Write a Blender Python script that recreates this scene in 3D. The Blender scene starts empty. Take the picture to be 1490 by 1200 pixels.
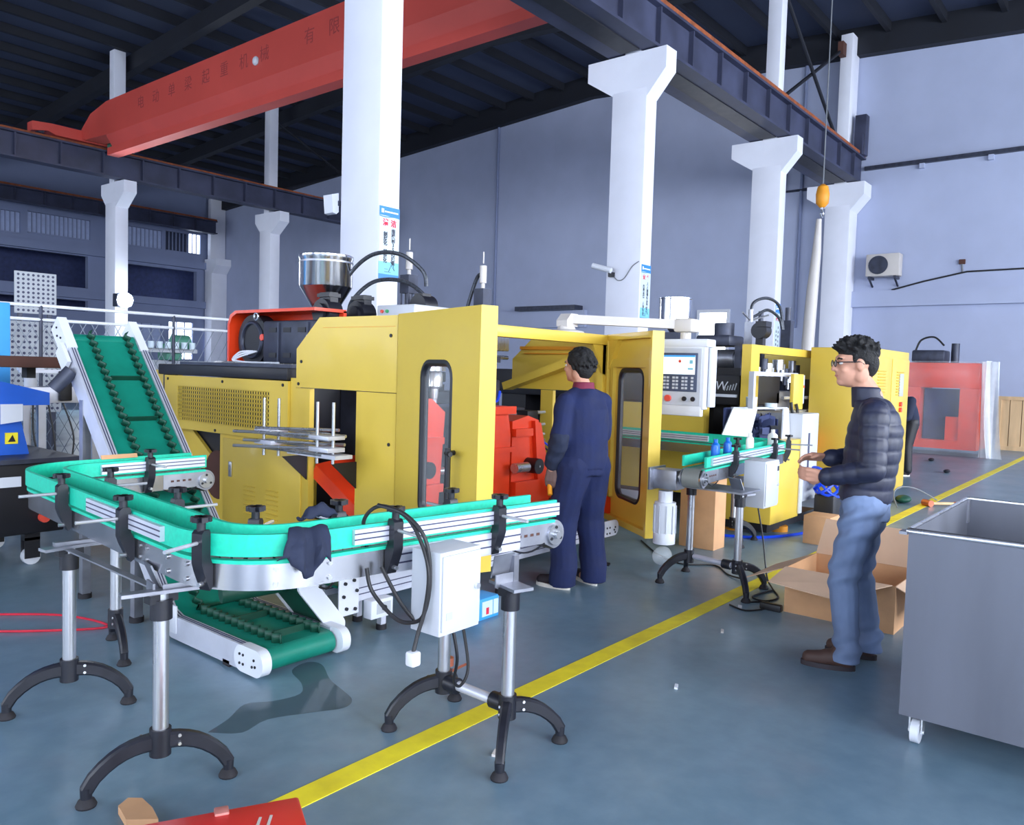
import bpy, bmesh, math, random
from mathutils import Matrix, Vector
random.seed(7)
scene = bpy.context.scene
col = scene.collection
PI = math.pi
V = Vector

# ---------------------------------------------------------------- camera
cam_d = bpy.data.cameras.new('camera'); cam = bpy.data.objects.new('camera', cam_d); col.objects.link(cam)
cam_d.sensor_width = 36.0; cam_d.lens = 1165.1 / 1490.0 * 36.0; cam_d.clip_end = 300
cr = V((0.63377, -0.77296, 0.02936)); cd = V((-0.02190, -0.05587, -0.99820)); cf = V((0.77321, 0.63199, -0.05234))
cam.matrix_world = Matrix(((cr.x, -cd.x, -cf.x, 0), (cr.y, -cd.y, -cf.y, 0), (cr.z, -cd.z, -cf.z, 1.5), (0, 0, 0, 1)))
scene.camera = cam

# ---------------------------------------------------------------- view, world, daylight
vs = scene.view_settings
vs.view_transform = 'Standard'; vs.look = 'None'; vs.gamma = 1.0; vs.use_curve_mapping = False
vs.exposure = 1.08
w = bpy.data.worlds.new('overcast_sky'); scene.world = w; w.use_nodes = True
bg = w.node_tree.nodes['Background']; bg.inputs[0].default_value = (0.72, 0.82, 1.0, 1); bg.inputs[1].default_value = 0.8
# hall: X runs along the column rows, Y across the bays
XE, XR, YL, YR = 23.6, -11.0, 40.0, -12.0      # end wall, rear wall, left wall, right wall
RIGHT_WINDOWS = [(-8.5, -2.5), (-0.5, 5.5), (7.5, 13.5), (15.5, 21.5)]     # X ranges
REAR_WINDOWS = [(-9.5, -3.5), (-1.0, 5.0), (9.0, 15.0), (18, 24), (29, 36)]   # Y ranges
def area_light(name, loc, direction, sx, sy, power, color):
    d = bpy.data.lights.new(name, 'AREA'); d.shape = 'RECTANGLE'; d.size = sx; d.size_y = sy
    d.energy = power; d.color = color
    o = bpy.data.objects.new(name, d); col.objects.link(o); o.location = loc
    o.rotation_euler = V(direction).to_track_quat('-Z', 'Z').to_euler()
    return o
DAY = (0.90, 0.94, 1.0)
for a, b in RIGHT_WINDOWS:
    area_light('daylight_right_window', ((a + b) / 2, YR + 0.25, 4.6), (0, 1, -0.02), b - a, 6.0, 620, DAY)
for a, b in REAR_WINDOWS:
    area_light('daylight_rear_window', (XR + 0.25, (a + b) / 2, 4.4), (1, 0, -0.02), b - a, 5.6, 165, DAY)

# ---------------------------------------------------------------- mesh helpers
class B:
    def __init__(s, M=None):
        s.v = []; s.f = []; s.M = M
    def add(s, vs_, fs):
        n = len(s.v)
        if s.M is not None: vs_ = [s.M @ V(p) for p in vs_]
        s.v += [tuple(p) for p in vs_]; s.f += [tuple(i + n for i in f) for f in fs]
        return s
    def box(s, x0, y0, z0, x1, y1, z1, bv=0.0):
        if x0 > x1: x0, x1 = x1, x0
        if y0 > y1: y0, y1 = y1, y0
        if z0 > z1: z0, z1 = z1, z0
        if bv <= 0:
            return s.add([(x0,y0,z0),(x1,y0,z0),(x1,y1,z0),(x0,y1,z0),(x0,y0,z1),(x1,y0,z1),(x1,y1,z1),(x0,y1,z1)],
                         [(0,3,2,1),(4,5,6,7),(0,1,5,4),(1,2,6,5),(2,3,7,6),(3,0,4,7)])
        bm = bmesh.new(); bmesh.ops.create_cube(bm, size=1)
        for q in bm.verts: q.co = V(((x0+x1)/2 + q.co.x*(x1-x0), (y0+y1)/2 + q.co.y*(y1-y0), (z0+z1)/2 + q.co.z*(z1-z0)))
        bmesh.ops.bevel(bm, geom=bm.edges[:] , offset=min(bv, .45*min(x1-x0,y1-y0,z1-z0)), segments=2, profile=.5, affect='EDGES')
        bm.verts.index_update()
        s.add([q.co.copy() for q in bm.verts], [[q.index for q in f.verts] for f in bm.faces]); bm.free()
        return s
    def obox(s, c, ax, ay, az, hx, hy, hz):           # oriented box, half sizes
        c = V(c); ax = V(ax).normalized(); ay = V(ay).normalized(); az = V(az).normalized()
        P = [c + ax*hx*i + ay*hy*j + az*hz*k for k in (-1,1) for i, j in ((-1,-1),(1,-1),(1,1),(-1,1))]
        return s.add(P, [(0,3,2,1),(4,5,6,7),(0,1,5,4),(1,2,6,5),(2,3,7,6),(3,0,4,7)])
    def beam(s, p0, p1, wd, ht, up=(0,0,1)):
        p0 = V(p0); p1 = V(p1); d = (p1-p0); L = d.length; d.normalize(); u = V(up)
        sd = d.cross(u)
        if sd.length < 1e-4: sd = d.cross(V((1,0,0)))
        sd.normalize(); u2 = sd.cross(d)
        return s.obox((p0+p1)/2, d, sd, u2, L/2, wd/2, ht/2)
    def cyl(s, p0, p1, r, r2=None, n=16, cap=True):
        r2 = r if r2 is None else r2
        p0 = V(p0); p1 = V(p1); d = (p1-p0).normalized(); a = d.orthogonal().normalized(); b = d.cross(a)
        P = [p0 + (a*math.cos(2*PI*i/n) + b*math.sin(2*PI*i/n))*r for i in range(n)] + \
            [p1 + (a*math.cos(2*PI*i/n) + b*math.sin(2*PI*i/n))*r2 for i in range(n)]
        F = [(i, (i+1) % n, n+(i+1) % n, n+i) for i in range(n)]
        if cap: F += [tuple(range(n-1, -1, -1)), tuple(range(n, 2*n))]
        return s.add(P, F)
    def tube(s, path, r, n=8, closed=False):
        path = [V(p) for p in path]; m = len(path); P = []; prev = None
        for i, p in enumerate(path):
            t = (path[(i+1) % m] - path[i-1]) if closed or 0 < i < m-1 else (path[1]-path[0] if i == 0 else path[-1]-path[-2])
            t.normalize()
            if prev is None: a = t.orthogonal().normalized()
            else:
                a = prev - t*prev.dot(t); a.normalize()
            prev = a; b = t.cross(a); rr = r[i] if isinstance(r, (list, tuple)) else r
            P += [p + (a*math.cos(2*PI*k/n) + b*math.sin(2*PI*k/n))*rr for k in range(n)]
        F = []
        for i in range(m if closed else m-1):
            j = (i+1) % m
            F += [(i*n+k, i*n+(k+1) % n, j*n+(k+1) % n, j*n+k) for k in range(n)]
        if not closed: F += [tuple(range(n-1, -1, -1)), tuple(range((m-1)*n, m*n))]
        return s.add(P, F)
    def prism(s, poly, axis, a0, a1):                  # extrude a polygon along x, y or z
        def mk(p, a): return {'x': (a, p[0], p[1]), 'y': (p[0], a, p[1]), 'z': (p[0], p[1], a)}[axis]
        n = len(poly)
        return s.add([mk(p, a0) for p in poly] + [mk(p, a1) for p in poly],
                     [tuple(range(n-1, -1, -1)), tuple(range(n, 2*n))] + [(i, (i+1) % n, n+(i+1) % n, n+i) for i in range(n)])
    def lathe(s, prof, c, n=24, axis=(0,0,1)):
        c = V(c); d = V(axis).normalized(); a = d.orthogonal().normalized(); b = d.cross(a); P = []; F = []
        for r, z in prof: P += [c + d*z + (a*math.cos(2*PI*i/n) + b*math.sin(2*PI*i/n))*max(r, 1e-4) for i in range(n)]
        m = len(prof)
        for j in range(m-1): F += [(j*n+i, j*n+(i+1) % n, (j+1)*n+(i+1) % n, (j+1)*n+i) for i in range(n)]
        F += [tuple(range(n-1, -1, -1)), tuple(range((m-1)*n, m*n))]
        return s.add(P, F)
    def ball(s, c, r, n=12, m=8):
        if not isinstance(r, (tuple, list)): r = (r, r, r)
        c = V(c); P = [c + V((0,0,-r[2]))]; F = []
        for j in range(1, m):
            t = PI*j/m - PI/2
            P += [c + V((r[0]*math.cos(t)*math.cos(2*PI*i/n), r[1]*math.cos(t)*math.sin(2*PI*i/n), r[2]*math.sin(t))) for i in range(n)]
        P.append(c + V((0,0,r[2])))
        F += [(0, 1+(i+1) % n, 1+i) for i in range(n)]
        for j in range(m-2): F += [(1+j*n+i, 1+j*n+(i+1) % n, 1+(j+1)*n+(i+1) % n, 1+(j+1)*n+i) for i in range(n)]
        k = 1+(m-2)*n
        F += [(k+i, k+(i+1) % n, len(P)-1) for i in range(n)]
        return s.add(P, F)
    def sweep(s, path, prof, closed=False, cap=True):  # path horizontal-ish; prof points are (side, up), side = left of travel
        path = [V(p) for p in path]; m = len(path); n = len(prof); P = []
        for i, p in enumerate(path):
            if closed or 0 < i < m-1:
                t0 = (path[i]-path[i-1]).normalized(); t1 = (path[(i+1) % m]-path[i]).normalized()
                t = (t0+t1).normalized(); k = 1.0/max(.3, t.dot(t1))
            else:
                t = (path[1]-path[0] if i == 0 else path[-1]-path[-2]).normalized(); k = 1.0
            sd = V((0,0,1)).cross(t).normalized(); up = t.cross(sd)
            P += [p + sd*q[0]*k + up*q[1] for q in prof]
        F = []
        for i in range(m if closed else m-1):
            j = (i+1) % m
            F += [(i*n+k, i*n+(k+1) % n, j*n+(k+1) % n, j*n+k) for k in range(n)]
        if cap and not closed: F += [tuple(range(n-1, -1, -1)), tuple(range((m-1)*n, m*n))]
        return s.add(P, F)
    def ring(s, rect, hole, mk, t0, t1):               # flat plate with one hole; mk(u,v,t) -> point
        u0, v0, u1, v1 = rect; cu = sum(p[0] for p in hole)/len(hole); cv = sum(p[1] for p in hole)/len(hole)
        # corners of the plate are inserted by matching each hole point with a border point
        hp = list(hole); op = []
        for (a, b) in hp:
            dx, dy = a-cu, b-cv
            k = min((((u1 if dx > 0 else u0)-cu)/dx) if abs(dx) > 1e-9 else 1e9, (((v1 if dy > 0 else v0)-cv)/dy) if abs(dy) > 1e-9 else 1e9)
            op.append([cu+dx*k, cv+dy*k])
        for cx, cy in ((u0,v0),(u1,v0),(u1,v1),(u0,v1)):   # snap the closest border point to each corner
            j = min(range(len(op)), key=lambda q: (op[q][0]-cx)**2+(op[q][1]-cy)**2); op[j] = [cx, cy]
        n = len(hp); P = [mk(a, b, t) for t in (t0, t1) for a, b in hp] + [mk(a, b, t) for t in (t0, t1) for a, b in op]
        F = []
        for i in range(n):
            j = (i+1) % n
            F += [(2*n+i, 2*n+j, j, i), (n+i, n+j, 3*n+j, 3*n+i), (i, j, n+j, n+i), (2*n+j, 2*n+i, 3*n+i, 3*n+j)]
        return s.add(P, F)

ROOT = {}
def obj(name, b, m, parent=None, smooth=40, **props):
    me = bpy.data.meshes.new(name)
    off = ROOT.get(parent.name, V((0,0,0))) if parent is not None else props.pop('origin', None)
    vs_ = b.v
    if parent is None and off is None: off = V((0,0,0))
    off = V(off)
    if off.length > 0: vs_ = [(p[0]-off.x, p[1]-off.y, p[2]-off.z) for p in vs_]
    me.from_pydata([tuple(p) for p in vs_], [], b.f); me.update()
    if smooth:
        me.polygons.foreach_set('use_smooth', [True]*len(me.polygons))
        me.set_sharp_from_angle(angle=math.radians(smooth))
    if m is not None: me.materials.append(MAT[m] if isinstance(m, str) else m)
    o = bpy.data.objects.new(name, me); col.objects.link(o)
    if parent is not None:
        o.parent = parent
    else:
        o.location = off
    ROOT[o.name] = off
    for k, v_ in props.items(): o[k] = v_
    return o
def thing(name, label, cat, loc, group=None):
    o = bpy.data.objects.new(name, None); col.objects.link(o); o.location = loc; o.empty_display_size = .1
    ROOT[o.name] = V(loc); o['label'] = label; o['category'] = cat
    if group: o['group'] = group
    return o
def solo(name, b, m, label, cat, group=None, origin=None, smooth=40):
    if origin is None:
        xs = [p[0] for p in b.v]; ys = [p[1] for p in b.v]; zs = [p[2] for p in b.v]
        origin = ((min(xs)+max(xs))/2, (min(ys)+max(ys))/2, min(zs))
    o = obj(name, b, m, None, smooth, origin=origin); o['label'] = label; o['category'] = cat
    if group: o['group'] = group
    return o
def struct(name, b, m, smooth=0):
    o = obj(name, b, m, None, smooth); o['kind'] = 'structure'; return o
def text(name, s, size, mat, parent, origin, right, up, extrude=.0008, align='CENTER', shear=0.0, bold=0.0, **props):
    cu = bpy.data.curves.new(name, 'FONT'); cu.body = s; cu.size = size; cu.align_x = align; cu.align_y = 'CENTER'
    cu.extrude = extrude; cu.shear = shear; cu.offset = bold
    o = bpy.data.objects.new(name, cu); col.objects.link(o)
    r = V(right).normalized(); u = V(up).normalized(); n = r.cross(u)
    Mx = Matrix(((r.x,u.x,n.x,0),(r.y,u.y,n.y,0),(r.z,u.z,n.z,0),(0,0,0,1)))
    bpy.context.view_layer.update()
    me = bpy.data.meshes.new_from_object(o.evaluated_get(bpy.context.evaluated_depsgraph_get()))
    bpy.data.objects.remove(o); bpy.data.curves.remove(cu)
    me.transform(Matrix.Translation(V(origin)-ROOT.get(parent.name, V((0,0,0)))) @ Mx)
    me.materials.clear(); me.materials.append(MAT[mat]); me.name = name
    o = bpy.data.objects.new(name, me); col.objects.link(o); o.parent = parent; ROOT[o.name] = ROOT[parent.name]
    for k, v_ in props.items(): o[k] = v_
    return o
def dup(root, delta, label=None, rot=0.0):
    r = root.copy(); col.objects.link(r); r.location = root.location + V(delta); r.rotation_euler.z += rot
    ROOT[r.name] = ROOT[root.name] + V(delta)
    if label: r['label'] = label
    for ch in list(root.children):
        c = ch.copy(); col.objects.link(c); c.parent = r
        for g in list(ch.children):
            d = g.copy(); col.objects.link(d); d.parent = c
    return r
def arc(cx, cy, r, a0, a1, n, z=0.0):
    return [(cx + r*math.cos(a0+(a1-a0)*i/n), cy + r*math.sin(a0+(a1-a0)*i/n), z) for i in range(n+1)]
def rrect(u0, v0, u1, v1, r, k=5):
    P = []
    for cx, cy, a in ((u1-r, v0+r, -PI/2), (u1-r, v1-r, 0), (u0+r, v1-r, PI/2), (u0+r, v0+r, PI)):
        P += [(cx + r*math.cos(a+PI/2*i/k), cy + r*math.sin(a+PI/2*i/k)) for i in range(k+1)]
    return P
def spline(pts, n=8):
    pts = [V(p) for p in pts]; out = []
    for i in range(len(pts)-1):
        p0 = pts[max(0, i-1)]; p1 = pts[i]; p2 = pts[i+1]; p3 = pts[min(len(pts)-1, i+2)]
        for k in range(n):
            t = k/n
            out.append(.5*((2*p1) + (p2-p0)*t + (2*p0-5*p1+4*p2-p3)*t*t + (3*p1-p0-3*p2+p3)*t**3))
    out.append(pts[-1]); return out

# ---------------------------------------------------------------- materials (all procedural)
MAT = {}
def lin(c): return tuple((x/255/12.92 if x/255 <= .04045 else ((x/255+.055)/1.055)**2.4) for x in c)
def mat(name, c, rough=.5, metal=0.0, var=.08, scale=6.0, bump=0.0, bscale=40.0, emit=0.0, trans=0.0, alpha=1.0, stretch=None, coat=0.0, detail=4):
    m = bpy.data.materials.new(name); m.use_nodes = True; nt = m.node_tree; p = nt.nodes['Principled BSDF']; L = nt.links
    base = lin(c)
    tc = nt.nodes.new('ShaderNodeTexCoord'); mp = nt.nodes.new('ShaderNodeMapping'); L.new(tc.outputs['Object'], mp.inputs[0])
    if stretch: mp.inputs['Scale'].default_value = stretch
    nz = nt.nodes.new('ShaderNodeTexNoise'); nz.inputs['Scale'].default_value = scale; nz.inputs['Detail'].default_value = detail
    L.new(mp.outputs[0], nz.inputs['Vector'])
    rp = nt.nodes.new('ShaderNodeValToRGB'); e = rp.color_ramp.elements
    e[0].position = .3; e[1].position = .7
    e[0].color = tuple(max(0, x*(1-var)) for x in base)+(1,); e[1].color = tuple(min(1, x*(1+var)) for x in base)+(1,)
    L.new(nz.outputs['Fac'], rp.inputs[0]); L.new(rp.outputs[0], p.inputs['Base Color'])
    mr = nt.nodes.new('ShaderNodeMapRange'); mr.inputs['To Min'].default_value = max(.02, rough*.85); mr.inputs['To Max'].default_value = min(1, rough*1.15)
    L.new(nz.outputs['Fac'], mr.inputs['Value']); L.new(mr.outputs[0], p.inputs['Roughness'])
    p.inputs['Metallic'].default_value = metal
    if coat: p.inputs['Coat Weight'].default_value = coat; p.inputs['Coat Roughness'].default_value = .1
    if bump:
        n2 = nt.nodes.new('ShaderNodeTexNoise'); n2.inputs['Scale'].default_value = bscale; L.new(mp.outputs[0], n2.inputs['Vector'])
        bp = nt.nodes.new('ShaderNodeBump'); bp.inputs['Strength'].default_value = bump; bp.inputs['Distance'].default_value = .01
        L.new(n2.outputs['Fac'], bp.inputs['Height']); L.new(bp.outputs[0], p.inputs['Normal'])
    if emit: p.inputs['Emission Color'].default_value = base+(1,); p.inputs['Emission Strength'].default_value = emit
    if trans: p.inputs['Transmission Weight'].default_value = trans
    if alpha < 1: p.inputs['Alpha'].default_value = alpha
    MAT[name] = m; return m
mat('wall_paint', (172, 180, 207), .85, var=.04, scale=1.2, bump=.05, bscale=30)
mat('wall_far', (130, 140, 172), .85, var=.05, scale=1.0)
mat('column_paint', (226, 228, 240), .7, var=.03, scale=2.0, bump=.05)
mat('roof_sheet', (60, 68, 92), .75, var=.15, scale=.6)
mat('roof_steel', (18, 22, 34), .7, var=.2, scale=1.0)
mat('beam_steel', (58, 62, 86), .55, var=.35, scale=1.5)
mat('rail_rust', (150, 78, 40), .7, var=.4, scale=8)
mat('crane_red', (208, 80, 70), .45, var=.06, scale=1.0)
mat('crane_mark', (160, 62, 62), .7)
mat('yellow', (222, 189, 72), .42, var=.03, scale=3.0, coat=.15)
mat('yellow_line', (246, 222, 44), .55, var=.14, scale=7.0, bump=.1)
mat('red', (232, 62, 22), .4, var=.08, scale=5.0, coat=.2)
mat('black', (22, 22, 30), .5, var=.2)
mat('black_plastic', (26, 27, 36), .42, var=.2, scale=20)
mat('dark_steel', (58, 62, 78), .45, metal=.35, var=.3, scale=8)
mat('steel', (190, 192, 198), .28, metal=.85, var=.1, scale=9, stretch=(1,1,.15))
mat('steel_dull', (160, 162, 172), .42, metal=.85, var=.18, scale=9)
mat('bin_steel', (112, 115, 126), .5, metal=.65, var=.12, scale=4, stretch=(1,1,.2), bump=.06, bscale=16)
mat('frame_plate', (186, 186, 192), .25, metal=.95, var=.1, scale=6)
mat('aluminium', (206, 208, 220), .42, metal=.35, var=.05, scale=10)
mat('slot_dark', (62, 64, 92), .6)
mat('chrome', (228, 230, 234), .2, metal=.7, var=.03)
mat('hopper_steel', (205, 206, 210), .18, metal=1.0, var=.08, scale=5, stretch=(3,3,.1))
mat('white', (214, 217, 226), .45, var=.02)
mat('cream', (198, 192, 188), .5, var=.02)
mat('box_grey', (192, 196, 204), .45, var=.02)
mat('green_rail', (20, 196, 162), .5, var=.1, scale=60, detail=6)
mat('belt_green', (8, 126, 106), .5, var=.12, scale=9, bump=.05)
mat('belt_dark', (4, 66, 50), .55, var=.2, scale=12)
mat('chain_grey', (120, 122, 118), .5, var=.15)
mat('rubber', (30, 28, 34), .7, var=.2)
mat('cardboard', (206, 158, 116), .85, var=.08, scale=7, bump=.06)
mat('cardboard_in', (222, 186, 156), .85, var=.06, scale=5)
mat('wood', (214, 182, 140), .75, var=.15, scale=6, stretch=(1,1,.2))
mat('blue_paint', (24, 92, 200), .45, var=.06)
mat('blue_light', (60, 160, 230), .55, var=.06)
mat('blue_bottle', (20, 110, 215), .35, var=.05)
mat('white_bottle', (246, 246, 248), .35, var=.01)
mat('blue_hose', (20, 70, 220), .4)
mat('blue_dark', (52, 62, 104), .75, var=.25, scale=5)
mat('poster_white', (206, 222, 232), .4, var=.02)
mat('poster_blue', (48, 134, 214), .4, var=.04)
mat('poster_cyan', (126, 200, 224), .4, var=.08)
mat('ink_red', (214, 40, 70), .6)
mat('ink_dark', (44, 52, 70), .6)
mat('ink_white', (250, 252, 255), .6)
mat('cable', (26, 26, 30), .5)
mat('cable_grey', (120, 124, 130), .5)
mat('cable_red', (196, 40, 60), .5)
mat('brown', (84, 52, 44), .8, var=.15)
mat('cloth_navy', (21, 33, 76), .85, var=.12, scale=9, bump=.25, bscale=26)
mat('cloth_navy_dark', (30, 38, 62), .85, var=.15, scale=9, bump=.2, bscale=26)
mat('collar_red', (120, 40, 66), .85)
mat('puffer', (34, 38, 60), .5, var=.2, scale=14, bump=.1, bscale=30)
mat('denim', (110, 128, 162), .85, var=.4, scale=3.2, bump=.2, bscale=30, stretch=(1,1,.6))
mat('skin', (204, 150, 126), .6, var=.05, scale=14)
mat('hair', (12, 11, 14), .75, var=.3, scale=40, bump=.6, bscale=120)
mat('shoe_dark', (44, 36, 42), .6)
mat('shoe_brown', (70, 48, 42), .65)
mat('shoe_sole', (226, 220, 210), .6)
mat('lens', (90, 80, 90), .1, alpha=.35)
mat('glove', (112, 88, 84), .85, var=.2)
mat('eye_white', (230, 226, 222), .3)
mat('lip', (190, 118, 110), .5)
mat('screen', (222, 238, 255), .3, emit=.5)
mat('screen_blue', (60, 150, 235), .3, emit=.3)
mat('panel_grey', (196, 202, 216), .5)
mat('keypad', (72, 84, 112), .5)
mat('key', (206, 212, 226), .5)
mat('button_red', (230, 80, 62), .4)
mat('button_green', (40, 160, 90), .4)
mat('orange', (230, 150, 30), .5)
mat('toolbox_red', (222, 34, 34), .4, var=.06)
mat('lamp_glow', (235, 245, 255), .4, emit=90.0)
mat('sky_pane', (225, 238, 255), .4, emit=2.2)
mat('door_glow', (245, 248, 255), .4, emit=5.0)
mat('grey_pane', (136, 150, 186), .5, emit=.10)
mat('mesh_wire', (120, 128, 140), .5, metal=.5)
mat('rail_white', (236, 238, 244), .45)
mat('machine_green', (70, 130, 110), .5)
mat('film', (235, 240, 250), .18, alpha=.15, bump=.6, bscale=7)
mat('film_dense', (240, 244, 252), .2, alpha=.6, bump=.8, bscale=9)
mat('bag', (220, 228, 236), .2, alpha=.3)
mat('glass', (235, 242, 248), .06, alpha=.10)
mat('foil_hose', (70, 74, 82), .35, metal=.5, var=.5, scale=60)
mat('copper', (190, 110, 86), .4, metal=.6)
mat('plate_grey', (176, 180, 186), .6, var=.05)
mat('water', (40, 56, 60), .04, alpha=.2)
def floor_mat():
    m = bpy.data.materials.new('floor_epoxy'); m.use_nodes = True; nt = m.node_tree; p = nt.nodes['Principled BSDF']; L = nt.links
    tc = nt.nodes.new('ShaderNodeTexCoord')
    def noise(sc, det=5):
        n = nt.nodes.new('ShaderNodeTexNoise'); n.inputs['Scale'].default_value = sc; n.inputs['Detail'].default_value = det
        L.new(tc.outputs['Object'], n.inputs['Vector']); return n
    def ramp(src, p0, c0, p1, c1):
        r = nt.nodes.new('ShaderNodeValToRGB'); e = r.color_ramp.elements
        e[0].position = p0; e[0].color = lin(c0)+(1,); e[1].position = p1; e[1].color = lin(c1)+(1,); L.new(src.outputs['Fac'], r.inputs[0]); return r
    a = ramp(noise(.7), .3, (94, 124, 142), .72, (122, 150, 168)); b = ramp(noise(9), .35, (96, 122, 140), .7, (128, 152, 170))
    mx = nt.nodes.new('ShaderNodeMix'); mx.data_type = 'RGBA'; mx.inputs[0].default_value = .35
    L.new(a.outputs[0], mx.inputs[6]); L.new(b.outputs[0], mx.inputs[7])
    dirt = nt.nodes.new('ShaderNodeValToRGB'); dn = noise(2.3, 8); e = dirt.color_ramp.elements
    e[0].position = .56; e[0].color = (0,0,0,1); e[1].position = .78; e[1].color = (1,1,1,1); L.new(dn.outputs['Fac'], dirt.inputs[0])
    mm = nt.nodes.new('ShaderNodeMath'); mm.operation = 'MULTIPLY'; mm.inputs[1].default_value = .35; L.new(dirt.outputs[0], mm.inputs[0])
    m2 = nt.nodes.new('ShaderNodeMix'); m2.data_type = 'RGBA'; L.new(mm.outputs[0], m2.inputs[0]); L.new(mx.outputs[2], m2.inputs[6])
    m2.inputs[7].default_value = lin((134, 138, 152))+(1,)
    L.new(m2.outputs[2], p.inputs['Base Color'])
    mr = nt.nodes.new('ShaderNodeMapRange'); mr.inputs['To Min'].default_value = .22; mr.inputs['To Max'].default_value = .5
    L.new(noise(1.7).outputs['Fac'], mr.inputs['Value']); L.new(mr.outputs[0], p.inputs['Roughness'])
    bp = nt.nodes.new('ShaderNodeBump'); bp.inputs['Strength'].default_value = .06; bp.inputs['Distance'].default_value = .01
    p.inputs['IOR'].default_value = 1.75
    L.new(noise(26).outputs['Fac'], bp.inputs['Height']); L.new(bp.outputs[0], p.inputs['Normal'])
    MAT['floor'] = m
floor_mat()
# ================================================================ the hall
def roof_z(y): return 11.75 - .062*abs(y-16)
def wall_cells(b, mk, u0, u1, v0, v1, t0, t1, holes):
    us = sorted({u0, u1, *[h[0] for h in holes], *[h[1] for h in holes]}); vs_ = sorted({v0, v1, *[h[2] for h in holes], *[h[3] for h in holes]})
    for i in range(len(us)-1):
        for j in range(len(vs_)-1):
            cu, cv = (us[i]+us[i+1])/2, (vs_[j]+vs_[j+1])/2
            if any(h[0] < cu < h[1] and h[2] < cv < h[3] for h in holes): continue
            p = mk(us[i], vs_[j], t0); q = mk(us[i+1], vs_[j+1], t1); b.box(*p, *q)
struct('floor', B().box(XR-.3, YR-.3, -.3, XE+.3, YL+3, 0), 'floor')
struct('trim_1', B().box(-4, 2.19, 0, 22.8, 2.30, .0025), 'yellow_line')
# end wall
b = B(); wall_cells(b, lambda u, v, t: (t, u, v), YR, YL+3, 0, 12.2, XE, XE+.3, [(10.75, 11.65, 0, 3.5)])
we = struct('wall_back', b, 'wall_paint')
obj('ledge', B().box(XE-.18, YR+.1, 3.55, XE, 7.0, 3.98), 'wall_paint', we)
obj('ledge', B().box(XE-.18, 16.0, 3.1, XE, 20.5, 3.7), 'wall_paint', we)
obj('canopy', B().box(XE-.5, 16.2, 3.70, XE, 18.9, 3.86), 'dark_steel', we)
for p in ([(XE-.06, 9.1, 8.6), (XE-.06, 9.1, 7.0), (XE-.06, 7.9, 7.0)], [(XE-.05, 20.3, 11.3), (XE-.05, 20.3, 3.0)],
          [(XE-.05, 8.6, 11.2), (XE-.05, 8.6, 3.0)]):
    obj('wall_pipe', B().tube(p, .05, 8), 'wall_far' if len(p) == 2 else 'dark_steel', we)
obj('wall_rail', B().box(XE-.12, YR+.1, 7.32, XE, 6.85, 7.42), 'dark_steel', we)
for y in (-1, .6, 2.2, 3.8, 5.4): obj('rail_bracket', B().box(XE-.1, y-.06, 7.19, XE, y+.06, 7.32), 'wall_paint', we)
obj('conduit', B().tube([(XE-.03, 2.0, 4.42), (XE-.03, 4.2, 4.40), (XE-.03, 5.2, 4.2), (XE-.03, 6.0, 4.0)], .022, 6), 'cable', we)
obj('conduit', B().tube([(XE-.03, 4.3, 4.40), (XE-.03, 4.32, 4.62)], .02, 6), 'cable_grey', we)
obj('wall_socket', B().box(XE-.07, 4.25, 4.6, XE, 4.39, 4.72), 'brown', we)
d1 = struct('door_1', B().box(XE-.06, 10.65, 0, XE+.02, 10.75, 3.6).box(XE-.06, 11.65, 0, XE+.02, 11.75, 3.6).box(XE-.06, 10.75, 3.5, XE+.02, 11.65, 3.6), 'white')
obj('daylit_pane', B().box(XE+.1, 10.75, 0, XE+.14, 11.65, 3.5), 'door_glow', d1)
# left wall of the far bay
LH = [(11, 13.9, 7.0, 7.9), (14.2, 16.9, 7.1, 8.0), (18.7, 20.4, 7.15, 8.05), (20.6, 21.75, 7.15, 8.1), (21.85, 22.5, 7.15, 8.15),
      (10.5, 16.8, 4.8, 6.3), (18.6, 22.3, 4.6, 6.2), (10.5, 16.8, 3.7, 4.2), (18.9, 20.4, 2.2, 3.35), (20.8, 22.1, 1.6, 3.5), (22.9, 23.4, 1.6, 3.4)]
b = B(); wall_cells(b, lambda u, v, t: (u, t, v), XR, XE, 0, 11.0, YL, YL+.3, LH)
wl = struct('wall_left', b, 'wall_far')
obj('gallery_back', B().box(XR, YL+2.6, 0, XE, YL+2.8, 11), 'blue_dark', wl)
obj('ledge', B().box(XR, YL-.25, 6.35, XE, YL, 6.7), 'wall_far', wl)
obj('ledge', B().box(XR, YL-.25, 4.3, XE, YL, 4.65), 'wall_far', wl)
panes = ['grey_pane', 'grey_pane', 'grey_pane', 'roof_sheet', 'sky_pane', None, None, None, 'grey_pane', 'sky_pane', 'sky_pane']
n = 1
for h, pm in zip(LH, panes):
    if pm is None: continue
    f = B().box(h[0], YL-.04, h[2]-.06, h[1], YL+.1, h[2]).box(h[0], YL-.04, h[3], h[1], YL+.1, h[3]+.06)
    wd = struct('window_%d' % n, f, 'wall_far'); n += 1
    obj('pane', B().box(h[0], YL+.12, h[2], h[1], YL+.15, h[3]), pm, wd)
    k = max(2, int((h[1]-h[0])/.19)) if h[2] > 6 else 3
    for i in range(1, k):
        x = h[0]+(h[1]-h[0])*i/k
        obj('window_bar', B().box(x-.02, YL+.02, h[2], x+.02, YL+.08, h[3]), 'wall_far', wd)
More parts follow.
